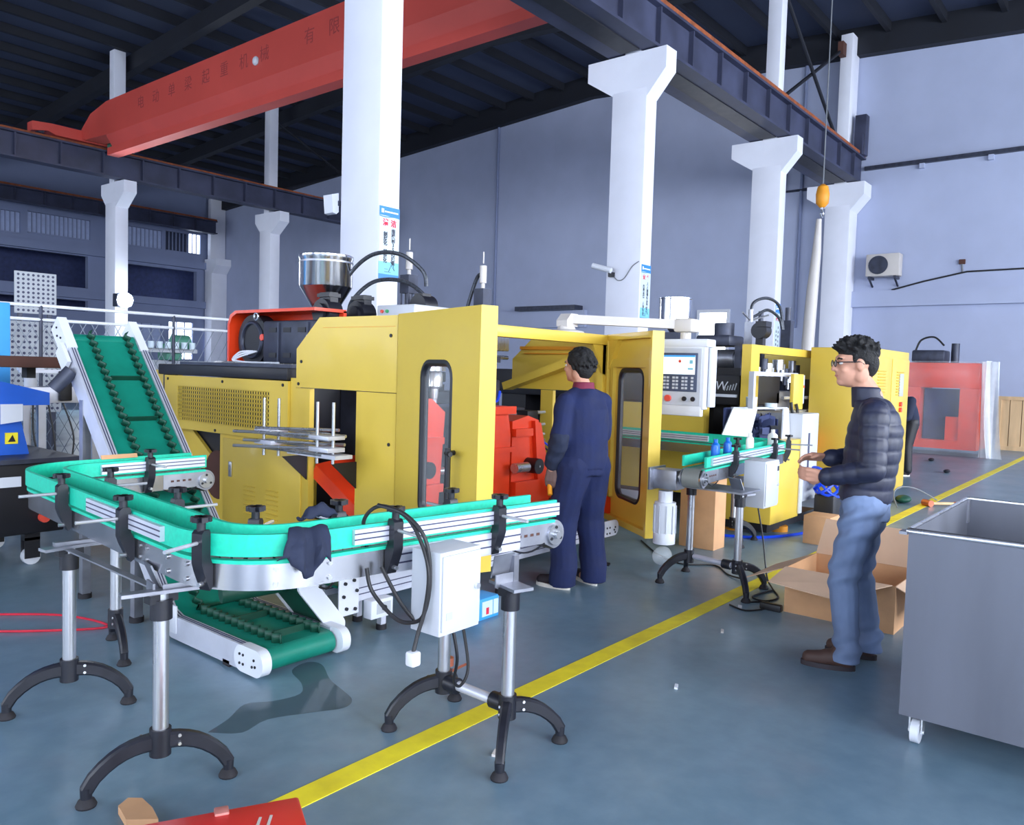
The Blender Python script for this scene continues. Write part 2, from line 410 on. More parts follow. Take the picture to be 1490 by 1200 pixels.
# right and rear walls with the daylight windows (behind and beside the camera)
b = B(); wall_cells(b, lambda u, v, t: (u, t, v), XR, XE, 0, 10.4, YR-.3, YR, [(a, c, 1.6, 7.6) for a, c in RIGHT_WINDOWS]); struct('wall_right', b, 'wall_paint')
b = B(); wall_cells(b, lambda u, v, t: (t, u, v), YR, YL+3, 0, 12.2, XR-.3, XR, [(a, c, 1.6, 7.2) for a, c in REAR_WINDOWS]); struct('wall_front', b, 'wall_paint')
for k, (a, c) in enumerate(RIGHT_WINDOWS):
    f = B()
    for i in range(5): x = a+(c-a)*i/4; f.box(x-.04, YR-.12, 1.6, x+.04, YR-.04, 7.6)
    for i in range(4): z = 1.6+2.0*i; f.box(a, YR-.12, z-.04, c, YR-.04, z+.04)
    wd = struct('window_%d' % (n+k), f, 'white'); obj('pane', B().box(a, YR-.2, 1.6, c, YR-.18, 7.6), 'sky_pane', wd)
n += len(RIGHT_WINDOWS)
for k, (a, c) in enumerate(REAR_WINDOWS):
    f = B()
    for i in range(5): x = a+(c-a)*i/4; f.box(XR-.12, x-.04, 1.6, XR-.04, x+.04, 7.2)
    for i in range(4): z = 1.6+1.866*i; f.box(XR-.12, a, z-.04, XR-.04, c, z+.04)
    wd = struct('window_%d' % (n+k), f, 'white'); obj('pane', B().box(XR-.2, a, 1.6, XR-.18, c, 7.2), 'sky_pane', wd)
# roof with purlins and rafters
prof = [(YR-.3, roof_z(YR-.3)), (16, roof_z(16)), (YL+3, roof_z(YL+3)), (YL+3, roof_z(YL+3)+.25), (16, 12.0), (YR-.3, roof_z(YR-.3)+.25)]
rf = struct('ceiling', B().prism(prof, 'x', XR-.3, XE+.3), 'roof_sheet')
me = None; y = YR+.8
while y < YL:
    z = roof_z(y)
    if me is None: p0 = obj('purlin', B().box(XR, -.06, -.26, XE, .06, 0), 'roof_steel', rf); me = p0; p0.location = (0, y, z)
    else:
        c = p0.copy(); col.objects.link(c); c.parent = rf; c.location = (0, y, z)
    y += 1.35
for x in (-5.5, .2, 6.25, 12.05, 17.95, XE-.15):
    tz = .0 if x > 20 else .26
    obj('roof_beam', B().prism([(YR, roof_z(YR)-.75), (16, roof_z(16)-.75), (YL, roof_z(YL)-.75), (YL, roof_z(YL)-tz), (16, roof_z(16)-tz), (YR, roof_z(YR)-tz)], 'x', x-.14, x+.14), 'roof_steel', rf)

# ---------------------------------------------------------------- concrete columns
def column(x0, x1, y0, label, group, cap_l=.52, cap_r=.34, front=True, dy=.68):
    t = thing('concrete_column', label, 'column', ((x0+x1)/2, y0+dy/2, 0), group)
    y1 = y0+dy
    ya, yb = (y0+.15, y0+.47) if dy > .5 else (y0+.1, y0+.35)
    ztop = roof_z(ya)-.26
    obj('shaft', B().box(x0, y0, 0, x1, y1, 6.3, .02), 'column_paint', t)
    obj('capital', B().prism([(y0, 6.15), (y1, 6.25), (y1+cap_l, 6.58), (y1+cap_l, 6.9), (y0-cap_r, 6.9), (y0-cap_r, 6.55)], 'x', x0+.005, x1-.005), 'column_paint', t)
    obj('upper_shaft', B().box(x0+.02, ya, 6.88, x1-.02, yb, ztop, .02), 'column_paint', t)
    return t
column(6.08, 6.40, 7.0, 'white concrete column rising behind the stainless hopper', 'columns of the near row')
column(11.87, 12.22, 7.0, 'white concrete column with flared capital and small security camera', 'columns of the near row')
column(17.86, 18.21, 7.0, 'white concrete column with flared capital near the hanging hoist hook', 'columns of the near row')
column(22.9, XE-.02, 7.0, 'white concrete pilaster with bracket head against the end wall', 'columns of the near row')
column(11.38, 11.78, 25.2, 'far pale column above the bright floodlight', 'columns of the far row', cap_l=.3, cap_r=.55)
column(16.85, 17.25, 25.2, 'far pale column beside the grey end wall', 'columns of the far row', cap_l=.3, cap_r=.55)
column(22.7, XE-.02, 39.2, 'far corner column beside the small barred window', 'columns of the corner', cap_l=.05, cap_r=.4)

# ---------------------------------------------------------------- crane runway beams
def runway(y0, y1, xa, xb, z0, z1, label, rail_y):
    t = thing('runway_beam', label, 'crane beam', ((xa+xb)/2, (y0+y1)/2, z0), 'crane runway beams')
    yc = (y0+y1)/2
    obj('bottom_flange', B().box(xa, y0, z0, xb, y1, z0+.05), 'beam_steel', t)
    obj('web', B().box(xa, yc-.03, z0+.05, xb, yc+.03, z1-.05), 'beam_steel', t)
    obj('top_flange', B().box(xa, y0, z1-.05, xb, y1, z1), 'beam_steel', t)
    first = None; x = xa+.6
    while x < xb:
        if first is None: first = obj('stiffener', B().box(x-.02, y0+.03, z0+.05, x+.02, y1-.03, z1-.05), 'beam_steel', t); fx = x
        else:
            c = first.copy(); col.objects.link(c); c.parent = t; c.location = (x-fx, 0, 0)
        x += 1.18
    obj('crane_rail', B().box(xa, rail_y-.05, z1, xb, rail_y+.05, z1+.09), 'rail_rust', t)
    return t
runway(6.83, 7.13, XR, XE-.06, 6.92, 7.66, 'dark steel runway beam with rusty rail over the near columns', 6.9)
runway(7.49, 7.79, XR, XE-.06, 6.92, 7.66, 'dark steel runway beam behind the upper column shafts', 7.7)
runway(24.7, 25.1, XR, 22.2, 6.93, 7.66, 'long dark runway beam carrying the red crane end', 24.9)
runway(38.5, 38.9, XR, XE-1.0, 8.1, 8.75, 'farthest dark runway beam in front of barred windows', 38.6)
solo('walkway_plate', B().box(XR, 7.13, 6.9, 11.8, 7.49, 6.92).box(12.28, 7.13, 6.9, 17.8, 7.49, 6.92).box(18.28, 7.13, 6.9, 22.8, 7.49, 6.92), 'black', 'black plate closing the gap between the paired runway beams', 'plate')
solo('end_stop', B().box(XE-.5, 6.75, 7.66, XE-.2, 7.05, 8.75, .02).box(XE-.6, 6.8, 7.66, XE-.5, 7.0, 8.2), 'beam_steel', 'dark crane end stop on the runway rail by the end wall', 'end stop')
t = thing('cross_brace', 'thin crossed brace rods between the columns above the beam', 'brace', (20.5, 7.35, 7.7))
obj('brace_rod', B().tube([(18.26, 7.33, 10.5), (22.84, 7.33, 7.8)], .045, 8), 'roof_steel', t)
obj('brace_rod', B().tube([(18.26, 7.40, 7.8), (22.84, 7.40, 10.5)], .045, 8), 'roof_steel', t)
obj('brace_plate', B().box(22.6, 7.3, 10.3, 22.88, 7.44, 10.65), 'brown', t)
t = thing('cross_brace', 'thin crossed brace rods far off under the dark roof', 'brace', (20.5, 25.5, 7.7))
obj('brace_rod', B().tube([(17.3, 25.5, 10.2), (23.2, 25.5, 7.75)], .05, 8), 'roof_steel', t)
obj('brace_rod', B().tube([(17.3, 25.56, 7.75), (23.2, 25.56, 10.2)], .05, 8), 'roof_steel', t)

# ---------------------------------------------------------------- red travelling crane
CX = 10.5
t = thing('overhead_crane', 'long red bridge crane girder with faded lettering under the roof', 'crane', (CX, 16, 7.2))
obj('girder', B().prism([(8.3, 7.70), (22.9, 7.70), (24.6, 7.78), (25.0, 7.98), (24.2, 8.45), (23.2, 8.62), (8.3, 8.62)], 'x', CX-.28, CX+.28), 'crane_red', t)
obj('lower_web', B().prism([(CX-.28, 7.70), (CX-.10, 7.40), (CX+.10, 7.40), (CX+.28, 7.70)], 'y', 8.05, 23.2), 'crane_red', t)
obj('girder_near_end', B().prism([(7.0, 7.80), (7.0, 7.98), (7.9, 8.62), (8.3, 8.62), (8.3, 7.70), (7.95, 7.80)], 'x', CX-.28, CX+.28), 'crane_red', t)
obj('track_flange', B().box(CX-.16, 8.05, 7.20, CX+.16, 23.4, 7.40), 'crane_red', t)
ec = obj('end_carriage', B().prism([(8.9, 7.77), (8.9, 8.02), (9.4, 8.06), (11.9, 8.06), (11.9, 7.84), (11.5, 7.77), (9.5, 7.77), (9.3, 7.84)], 'y', 24.72, 25.08), 'crane_red', t)
for x in (9.15, 11.6): obj('wheel', B().cyl((x, 24.8, 7.88), (x, 25.0, 7.88), .12, n=16), 'dark_steel', ec)
obj('end_carriage', B().box(8.9, 6.78, 7.76, 11.9, 7.02, 8.05, .02), 'crane_red', t)
obj('drive_motor', B().cyl((11.0, 24.2, 7.64), (11.0, 24.56, 7.64), .13, n=14).box(10.9, 24.45, 7.52, 11.1, 24.66, 7.84), 'machine_green', t)
obj('work_lamp', B().ball((CX-.30, 15.9, 8.12), (.06, .1, .1)), 'white', t)
for i, ch in enumerate('电动单梁起重机械 有限公司'):
    if ch != ' ': text('lettering', ch, .36, 'crane_mark', t, (CX-.283, 21.2-.80*i, 8.20), (0, -1, 0), (0, 0, 1))
# hoist hook of the right bay, hung from the roof
HX, HY = 16.0, 5.42
t = thing('hoist_hook', 'yellow hoist block and hook hanging on a thin cable', 'hook', (HX, HY, 4.7))
obj('cable', B().tube([(HX, HY, 10.75), (HX, HY, 5.2)], .012, 6), 'cable_grey', t)
obj('trolley', B().box(HX-.25, HY-.2, 10.7, HX+.25, HY+.2, roof_z(HY)-.2, .03), 'dark_steel', t)
obj('hook_block', B().lathe([(.03, .35), (.1, .3), (.13, .15), (.12, -.02), (.05, -.1)], (HX, HY, 4.95), 14), 'orange', t)
obj('hook', B().tube([(HX, HY, 4.88), (HX, HY, 4.8)] + [(HX+.07*math.sin(a), HY, 4.73+.07*math.cos(a)) for a in [PI*k/6 for k in range(0, 10)]], .022, 8), 'steel', t)
solo('lifting_sling', B().tube([(HX-.05, HY+.03, 4.62), (HX-.04, HY+.05, 4.0), (HX-.06, HY+.09, 3.2), (HX-.08, HY+.12, 2.2), (HX-.08, HY+.14, .6)], [.05, .085, .11, .12, .12], 10), 'cream', 'pale wrapped sling hanging straight down from the hook', 'sling')
# air conditioner, speaker, camera
t = thing('air_conditioner', 'beige outdoor air conditioner unit on brackets on the end wall', 'air conditioner', (XE-.2, 6.15, 4.15))
obj('housing', B().box(XE-.4, 5.75, 4.35, XE-.05, 6.6, 4.95, .02), 'cream', t)
obj('fan_grille', B().cyl((XE-.42, 6.28, 4.65), (XE-.39, 6.28, 4.65), .25, n=24), 'dark_steel', t)
for y in (5.85, 6.5): obj('bracket', B().box(XE-.42, y-.03, 4.28, XE, y+.03, 4.35).beam((XE-.4, y, 4.3), (XE-.01, y, 4.1), .04, .04), 'dark_steel', t)
t = thing('loudspeaker', 'small white loudspeaker on the column behind the hopper', 'speaker', (6.0, 7.75, 3.4))
obj('cabinet', B().prism([(5.97, 3.50), (6.07, 3.53), (6.075, 3.31), (6.04, 3.28), (5.99, 3.29)], 'y', 7.70, 7.86), 'white', t)
obj('wall_arm', B().box(6.06, 7.69, 3.38, 6.2, 7.74, 3.44), 'dark_steel', t)
t = thing('security_camera', 'small white bullet camera with a drooping cable on the column', 'camera', (11.8, 7.55, 3.25))
obj('camera_body', B().cyl((11.72, 7.86, 3.36), (11.75, 7.5, 3.26), .05, n=12), 'white', t)
obj('mount', B().box(11.78, 7.5, 3.16, 11.87, 7.58, 3.24).cyl((11.75, 7.52, 3.27), (11.83, 7.54, 3.2), .02, n=8), 'black_plastic', t)
obj('cable', B().tube(spline([(11.85, 7.52, 3.18), (11.85, 7.42, 3.10), (11.85, 7.3, 3.13), (11.85, 7.15, 3.32), (11.85, 7.02, 3.4)]), .008, 6), 'cable_grey', t)
# posters on the column faces that look to the aisle
def poster(x0, x1, y, z0, z1, label, big, right, left):
    t = thing('wall_poster', label, 'poster', ((x0+x1)/2, y, z0), 'column posters')
    wd = x1-x0; ht = z1-z0; xc = (x0+x1)/2; R_, U_ = (1, 0, 0), (0, 0, 1)
    obj('sheet', B().box(x0, y-.006, z0, x1, y-.001, z1), 'poster_white', t)
    obj('header_band', B().box(x0, y-.0075, z1-.125*ht, x1, y-.006, z1), 'poster_blue', t)
    obj('swoosh', B().sweep([(x0+wd*i/10, y-.0085, z1-.135*ht-.008*ht*math.sin(2*PI*i/10)) for i in range(11)], [(-.0004, -.006), (.0004, -.006), (.0004, .006), (-.0004, .006)]), 'poster_blue', t)
    obj('cyan_fade', B().box(x0, y-.0072, z0+.07*ht, x1, y-.006, z0+.24*ht), 'poster_cyan', t)
    obj('footer_band', B().box(x0, y-.0075, z0, x1, y-.006, z0+.07*ht), 'poster_blue', t)
    obj('logo', B().box(x0+.1*wd, y-.0085, z1-.09*ht, x0+.22*wd, y-.0075, z1-.035*ht), 'ink_white', t)
    obj('header_line', B().box(x0+.26*wd, y-.0085, z1-.08*ht, x0+.92*wd, y-.0075, z1-.06*ht), 'ink_white', t)
    s = wd*.25
    text('heading', big[0], s*1.12, 'ink_red', t, (x0+.31*wd, y-.008, z1-.225*ht), R_, U_, bold=.003)
    text('heading', big[1], s*1.12, 'ink_red', t, (x0+.70*wd, y-.008, z1-.225*ht), R_, U_, bold=.003)
    for i, ch in enumerate(right): text('slogan', ch, s*.78, 'ink_dark', t, (x0+.70*wd, y-.008, z1-(.33+.063*i)*ht), R_, U_, bold=.0018)
    for i, ch in enumerate(left):
        if ch != ' ': text('slogan', ch, s*.78, 'ink_dark', t, (x0+.31*wd, y-.008, z1-(.385+.060*i)*ht), R_, U_, bold=.0018)
    obj('drawing', B().tube([(x0+.5*wd, y-.008, z0+.11*ht), (x0+.62*wd, y-.008, z0+.2*ht), (x0+.78*wd, y-.008, z0+.13*ht), (x0+.7*wd, y-.008, z0+.22*ht), (x0+.58*wd, y-.008, z0+.25*ht)], .004, 5), 'ink_dark', t)
    obj('drawing', B().box(x0+.28*wd, y-.008, z0+.1*ht, x0+.6*wd, y-.007, z0+.106*ht).box(x0+.28*wd, y-.008, z0+.14*ht, x0+.45*wd, y-.007, z0+.145*ht), 'ink_dark', t)
poster(6.09, 6.395, 7.0, 2.50, 3.32, 'blue and white poster with red heading behind the hose loops', '清洁', '维持前3S的成果', '制度化 规范化')
poster(11.90, 12.215, 7.0, 2.40, 3.36, 'blue and white poster with red heading above the control panel arm', '安全', '人人重视安全管理', '防患未然 人身安全')
poster(17.9, 18.2, 7.0, 1.55, 3.20, 'narrow blue poster on the column nearest the hoist hook', '整理', '区分要与不要的物', '清理现场 腾出空间')
# floodlight on the far column
t = thing('floodlight', 'glaring floodlight low on the far column', 'lamp', (11.5, 24.9, 3.1))
obj('lamp_body', B().box(11.3, 24.86, 3.1, 11.75, 25.19, 3.5, .02), 'dark_steel', t)
obj('lamp_glass', B().cyl((11.52, 24.86, 3.30), (11.50, 24.78, 3.30), .22, n=24), 'lamp_glow', t)
fl_ = bpy.data.lights.new('floodlight_beam', 'SPOT'); fl_.energy = 500; fl_.spot_size = 2.6; fl_.shadow_soft_size = .2; fl_.color = (.9, .95, 1)
flo = bpy.data.objects.new('floodlight_beam', fl_); col.objects.link(flo); flo.location = (11.48, 24.7, 3.3); flo.rotation_euler = V((-.3, -1, -.1)).to_track_quat('-Z', 'Z').to_euler()
# ================================================================ blow moulding machine beside the camera (machine with two open doors)
X0, X1, YF, ZT = 3.48, 5.97, 3.80, 1.83
m1 = thing('molding_machine', 'large yellow moulding machine with both front doors swung open', 'machine', (4.7, 5.2, 0), 'moulding machines')
def bolt_heads(parent, pts, nrm=(-1,0,0), r=.012):
    for p in pts: obj('bolt', B().cyl(p, V(p)+V(nrm)*.006, r, n=8), 'black', parent)
def side_panels(x, s, root):      # x = outer face, s = +1 means the plate thickness goes to +X
    a, c = (x, x+.04*s)
    up = obj('upper_side_panel', B().prism([(YF, 1.335), (4.86, 1.335), (4.86, 1.61), (4.60, ZT), (YF, ZT)], 'x', a, c), 'yellow', root)
    obj('front_side_panel', B().box(a, YF, .26, c, 4.19, 1.33), 'yellow', root)
    obj('sill_panel', B().box(a, 4.192, .26, c, 4.70, .40), 'yellow', root)
    return up
up = side_panels(X0, 1, m1)
bolt_heads(up, [(X0, 3.86, 1.70), (X0, 4.80, 1.52), (X0, 3.86, 1.0), (X0, 4.83, 1.36)])
obj('panel_seam', B().box(X0-.0015, YF+.02, 1.757, X0, 4.56, 1.760), 'orange', up)
side_panels(X1, -1, m1)
obj('lower_side_post', B().box(X1-.05, 4.36, .26, X1-.01, 4.5, 1.33), 'yellow', m1)
# lower cabinet with door, vent panel
cab = obj('cabinet', B().box(X0, 4.702, .15, X0+.05, 5.86, .925).box(X0+.05, 5.82, .15, 4.4, 5.86, .925), 'yellow', m1)
obj('cabinet_door', B().box(X0-.012, 4.78, .2, X0, 5.80, .9, .004), 'yellow', cab)
obj('door_latch', B().box(X0-.025, 5.66, .60, X0-.012, 5.70, .72, .004).cyl((X0-.03, 5.68, .66), (X0-.012, 5.68, .66), .012, n=8), 'steel', cab)
lv = B()
for cy in (5.12, 5.42):
    for i in range(7): lv.obox((X0-.014, cy, .34+.035*i), (0,1,0), (1,0,.5), (-.5,0,1), .075, .006, .003)
obj('louvre', lv, 'yellow', cab)
vp = obj('vent_panel', B().box(X0-.02, 4.93, .93, X0+.02, 6.72, 1.00).box(X0-.02, 4.93, 1.29, X0+.02, 6.72, 1.375)
         .box(X0-.02, 4.93, 1.0, X0+.02, 5.16, 1.29).box(X0-.02, 6.50, 1.0, X0+.02, 6.72, 1.29), 'yellow', m1)
g = B()
for i in range(41): y = 5.16+1.34*i/40; g.box(X0-.018, y-.0075, 1.0, X0-.015, y+.0075, 1.29)
for i in range(10): z = 1.0+.29*i/9; g.box(X0-.018, 5.16, z-.006, X0-.015, 6.5, z+.006)
obj('vent_grille', g, 'yellow', vp)
obj('vent_back', B().box(X0+.03, 4.98, .98, X0+.05, 6.7, 1.34), 'black', vp)
bolt_heads(vp, [(X0-.02, 4.99, 1.345), (X0-.02, 5.8, 1.345), (X0-.02, 6.66, 1.345), (X0-.02, 5.9, .95)])
obj('joining_panel', B().box(X0, 4.70, .927, X0+.04, 4.925, 1.33).box(X0, 4.862, 1.33, X0+.04, 4.925, 1.40), 'yellow', m1)
obj('bed_core', B().box(X0+.06, 4.95, .95, 5.1, 6.75, 1.36), 'black', m1)
obj('under_frame', B().box(3.62, 5.88, .12, 5.0, 6.72, .93).box(3.9, 4.8, .0, 5.2, 5.8, .14), 'black', m1)
obj('inner_panel', B().prism([(5.90, .55), (5.90, .2), (6.55, .2), (6.7, .93), (6.5, .93)], 'x', 3.58, 3.61), 'yellow', m1)
obj('flywheel', B().cyl((3.52, 5.96, .58), (3.58, 5.96, .58), .2, n=24), 'brown', m1)
tb = obj('bed_top', B().box(X0-.03, 4.93, 1.38, 5.1, 6.82, 1.47, .01), 'black', m1)
obj('top_plate', B().box(X0+.0, 4.93, 1.47, 5.0, 6.5, 1.495), 'dark_steel', tb)
obj('loose_plate', B().prism([(3.75, 6.42), (3.95, 6.72), (4.5, 6.74), (4.5, 6.3)], 'z', 1.495, 1.51), 'steel', tb)
obj('rear_panel', B().prism([(6.9, .3), (7.54, .3), (7.54, 1.33), (7.45, 1.41), (6.9, 1.41)], 'x', 3.66, 3.72), 'yellow', m1)
obj('rear_frame', B().box(3.5, 6.76, .3, 3.6, 6.82, 1.38), 'dark_steel', m1)
# extruder gearbox with orange guard
gx = 3.92
gd = B()
gp = [(6.50, 1.50), (6.50, 1.84), (6.46, 1.92), (6.38, 1.955), (5.25, 1.955), (5.25, 1.93), (6.36, 1.93), (6.43, 1.90), (6.47, 1.83), (6.47, 1.50)]
gd.prism(gp, 'x', gx, gx+.32)
gd.prism([(6.49, 1.50), (6.49, 1.84), (6.45, 1.91), (6.38, 1.945), (5.25, 1.945), (5.25, 1.50)], 'x', gx+.29, gx+.32)
gdo = obj('belt_guard', gd, 'red', m1)
gb = obj('gearbox', B().box(3.95, 5.0, 1.50, 4.2, 6.0, 1.86, .02), 'dark_steel', m1)
for y in (5.25, 5.45, 5.65, 5.85): obj('bolt_recess', B().box(3.945, y-.05, 1.76, 3.95, y+.05, 1.80).box(3.945, y-.05, 1.55, 3.95, y+.05, 1.59), 'black', gb)
for y in (5.35, 5.75): obj('rib', B().box(3.935, y, 1.5, 3.95, y+.02, 1.84), 'dark_steel', gb)
pu = obj('pulley', B().cyl((3.98, 6.2, 1.70), (4.1, 6.2, 1.70), .22, n=28), 'black', m1)
obj('pulley_rim', B().tube([(3.975, 6.2+.15*math.cos(a), 1.70+.15*math.sin(a)) for a in [2*PI*i/24 for i in range(24)]], .018, 6, closed=True), 'dark_steel', pu)
obj('pulley_nut', B().cyl((3.95, 6.02, 1.72), (3.99, 6.02, 1.72), .03, n=6), 'button_red', pu)
obj('lifting_eye', B().tube([(3.95, 6.1+.03*math.cos(a), 1.90+.03*math.sin(a)) for a in [2*PI*i/14 for i in range(14)]], .008, 6, closed=True), 'steel', gb)
for k in range(3): obj('signal_wire', B().tube(spline([(3.92, 6.1-.03*k, 1.60), (3.86, 6.2, 1.59-.02*k), (3.84, 6.28-.02*k, 1.52), (3.86, 6.1, 1.505), (3.84, 5.6+.1*k, 1.505)]), .008, 6), 'white', gb)
# hopper
hx, hy = 4.45, 5.80
hp = obj('hopper', B().lathe([(.045, 1.86), (.07, 1.92), (.225, 2.18), (.23, 2.19), (.23, 2.42), (.236, 2.43), (.236, 2.455), (.23, 2.46), (.215, 2.455), (.215, 2.40)], (hx, hy, 0), 40), 'hopper_steel', m1)
obj('hopper_band', B().lathe([(.231, 2.39), (.234, 2.39), (.234, 2.405), (.231, 2.405)], (hx, hy, 0), 40), 'steel_dull', hp)
obj('hopper_neck', B().box(hx-.09, hy-.09, 1.86, hx+.09, hy+.09, 1.93), 'dark_steel', hp)
# roof-top gear: cooling fans, blower motor, valve box, blow-pin cylinders, hoses
for fx, fy in ((4.25, 5.42), (4.55, 5.35)):
    f = obj('cooling_fan', B().cyl((fx, fy, 1.93), (fx-.14, fy, 1.93), .115, n=20).cyl((fx-.14, fy, 1.93), (fx-.17, fy, 1.93), .075, n=20), 'black_plastic', m1)
    obj('fan_outlet', B().box(fx-.1, fy-.07, 1.98, fx-.02, fy+.07, 2.10).box(fx-.12, fy-.08, 2.06, fx, fy+.08, 2.09), 'black_plastic', f)
obj('cooling_fan', B().cyl((4.9, 4.95, 2.02), (4.75, 4.95, 2.02), .1, n=20).box(4.76, 4.9, 2.04, 4.86, 5.0, 2.13), 'black_plastic', m1)
vb = obj('valve_box', B().box(4.40, 4.62, 1.86, 4.9, 5.06, 2.0, .008), 'box_grey', m1)
obj('button', B().cyl((4.40, 4.99, 1.95), (4.385, 4.99, 1.95), .014, n=8), 'button_red', vb)
obj('button', B().cyl((4.40, 4.93, 1.95), (4.385, 4.93, 1.95), .014, n=8), 'button_green', vb)
obj('top_deck', B().box(4.1, 4.55, 1.78, 5.5, 5.55, 1.86), 'dark_steel', m1)
def blow_cylinder(x, y, z0):
    c = obj('blow_cylinder', B().box(x-.055, y-.055, z0+.2, x+.055, y+.055, z0+.36).box(x-.06, y-.06, z0, x+.06, y+.06, z0+.03).cyl((x, y, z0-.3), (x, y, z0+.2), .036, n=14), 'dark_steel', m1)
    for i in (-1, 1):
        for j in (-1, 1): obj('tie_rod', B().cyl((x+i*.045, y+j*.045, z0-.3), (x+i*.045, y+j*.045, z0+.33), .008, n=8), 'dark_steel', c)
    obj('rod_sleeve', B().cyl((x, y, z0+.36), (x, y, z0+.41), .018, n=10).cyl((x, y, z0+.41), (x, y, z0+.56), .031, n=14).cyl((x, y, z0+.58), (x, y, z0+.68), .006, n=8), 'cream', c)
    return c
blow_cylinder(4.9, 5.22, 1.95)
blow_cylinder(5.25, 4.66, 1.84)
obj('hose', B().tube(spline([(4.45, 5.62, 1.88), (4.48, 5.68, 2.05), (4.55, 5.60, 2.30), (4.65, 5.42, 2.47), (4.75, 5.18, 2.47), (4.85, 5.0, 2.33), (4.88, 4.98, 2.2)]), .018, 8), 'foil_hose', m1)
obj('hose', B().tube(spline([(4.45, 5.48, 1.9), (4.5, 5.50, 2.06), (4.62, 5.36, 2.23), (4.75, 5.14, 2.24), (4.84, 4.98, 2.13), (4.87, 4.94, 2.0)]), .018, 8), 'foil_hose', m1)
obj('hose', B().tube(spline([(5.25, 4.88, 1.86), (5.26, 4.84, 2.06), (5.27, 4.76, 2.28), (5.26, 4.70, 2.33), (5.25, 4.66, 2.28)]), .016, 8), 'foil_hose', m1)
# front lintel, corner braces
obj('lintel', B().box(X0+.04, YF-.02, 1.745, X1, YF+.07, ZT, .004), 'yellow', m1)
obj('corner_brace', B().prism([(X1-.05, 1.745), (X1-.05, 1.48), (X1-.10, 1.5), (X1-.26, 1.745)], 'y', YF, YF+.02), 'yellow', m1)
obj('corner_post', B().box(X1-.10, YF, .26, X1, YF+.06, 1.745), 'yellow', m1)
obj('inner_rail', B().box(X1-.07, 4.05, 1.70, X1-.04, 4.75, 1.73).box(X1-.07, 4.1, 1.66, X1-.045, 4.7, 1.67), 'orange', m1)
obj('diagonal_tray', B().obox((X1-.12, 4.45, 1.48), (0, .8, -.26), (1, 0, 0), (0, .26, .8), .42, .07, .035), 'yellow', m1)
# doors
def door(hinge, free, zb, zt, inside, name):
    hx_, hy_ = hinge; fx, fy = free
    u = V((fx-hx_, fy-hy_, 0)); W = u.length; u.normalize(); nrm = V((0,0,1)).cross(u)   # left of hinge->free
    def mk(a, z, t_): p = V((hx_, hy_, 0)) + u*a + nrm*t_; return (p.x, p.y, z)
    wu0, wu1 = (.34*W, .70*W) if not inside else (.20*W, .72*W)
    wz0, wz1 = (.62 if not inside else .46), zt-.30
    hole = rrect(wu0, wz0, wu1, wz1, .09, 5)
    d = obj(name, B().ring((0, zb, W, zt), hole, mk, -.02, .02), 'yellow', m1, 30)
    obj('window_seal', B().tube([mk(a, z, 0) for a, z in hole], .026, 8, closed=True), 'black_plastic', d)
    k = len(hole)
    obj('window_pane', B().add([mk(a, z, -.004) for a, z in hole]+[mk(a, z, .004) for a, z in hole], [tuple(range(k-1, -1, -1)), tuple(range(k, 2*k))]), 'glass', d)
    # folded edges on the inside face
    s = -1 if inside else 1
    e = B()
    for a0, a1, z0, z1, dp in ((.03, W-.035, zt-.05, zt, .05), (.03, W-.035, zb, zb+.05, .05), (W-.035, W, zb, zt, .06), (0, .03, zb, zt, .05)):
        e.add([mk(a, z, s*t_) for t_ in (.02, .02+dp) for a, z in ((a0, z0), (a1, z0), (a1, z1), (a0, z1))], [(0,3,2,1),(4,5,6,7),(0,1,5,4),(1,2,6,5),(2,3,7,6),(3,0,4,7)])
    obj('door_edge', e, 'yellow', d)
    r = B()
    for a0, a1, z0, z1 in ((.06, .12, zb+.2, zt-.28), (W-.17, W-.09, zb+.2, zt-.28), (.04, W-.04, zt-.28, zt-.21)):
        r.add([mk(a, z, s*t_) for t_ in (.02, .05) for a, z in ((a0, z0), (a1, z0), (a1, z1), (a0, z1))], [(0,3,2,1),(4,5,6,7),(0,1,5,4),(1,2,6,5),(2,3,7,6),(3,0,4,7)])
    obj('door_rib', r, 'yellow', d)
    if inside:
        obj('corner_gusset', B().add([mk(a, z, s*t_) for t_ in (.02, .06) for a, z in ((.0, zt-.05), (.22, zt-.05), (.03, zt-.30), (0, zt-.30))], [(3,2,1,0),(4,5,6,7),(0,1,5,4),(1,2,6,5),(2,3,7,6),(3,0,4,7)]), 'yellow', d)
    else:
        for zz in (1.04, .76): obj('handle_mount', B().tube([mk(wu1+.06, zz, -.02), mk(wu1+.08, zz, -.08), mk(wu1+.14, zz, -.085)], .014, 8), 'black_plastic', d)
        obj('door_handle', B().tube([mk(wu1+.10, .74, -.08), mk(wu1+.10, 1.07, -.08)], .016, 8), 'black_plastic', d)
    return d
door((X0+.0, YF-.03), (3.13, 2.76), .43, ZT+.005, False, 'front_door')
door((X1+.01, YF-.04), (5.45, 3.00), .24, ZT+.005, True, 'front_door')
for z in (.5, 1.0, 1.5): obj('hinge', B().cyl((X1+.012, YF-.04, z-.05), (X1+.012, YF-.04, z+.05), .012, n=8), 'steel', m1)
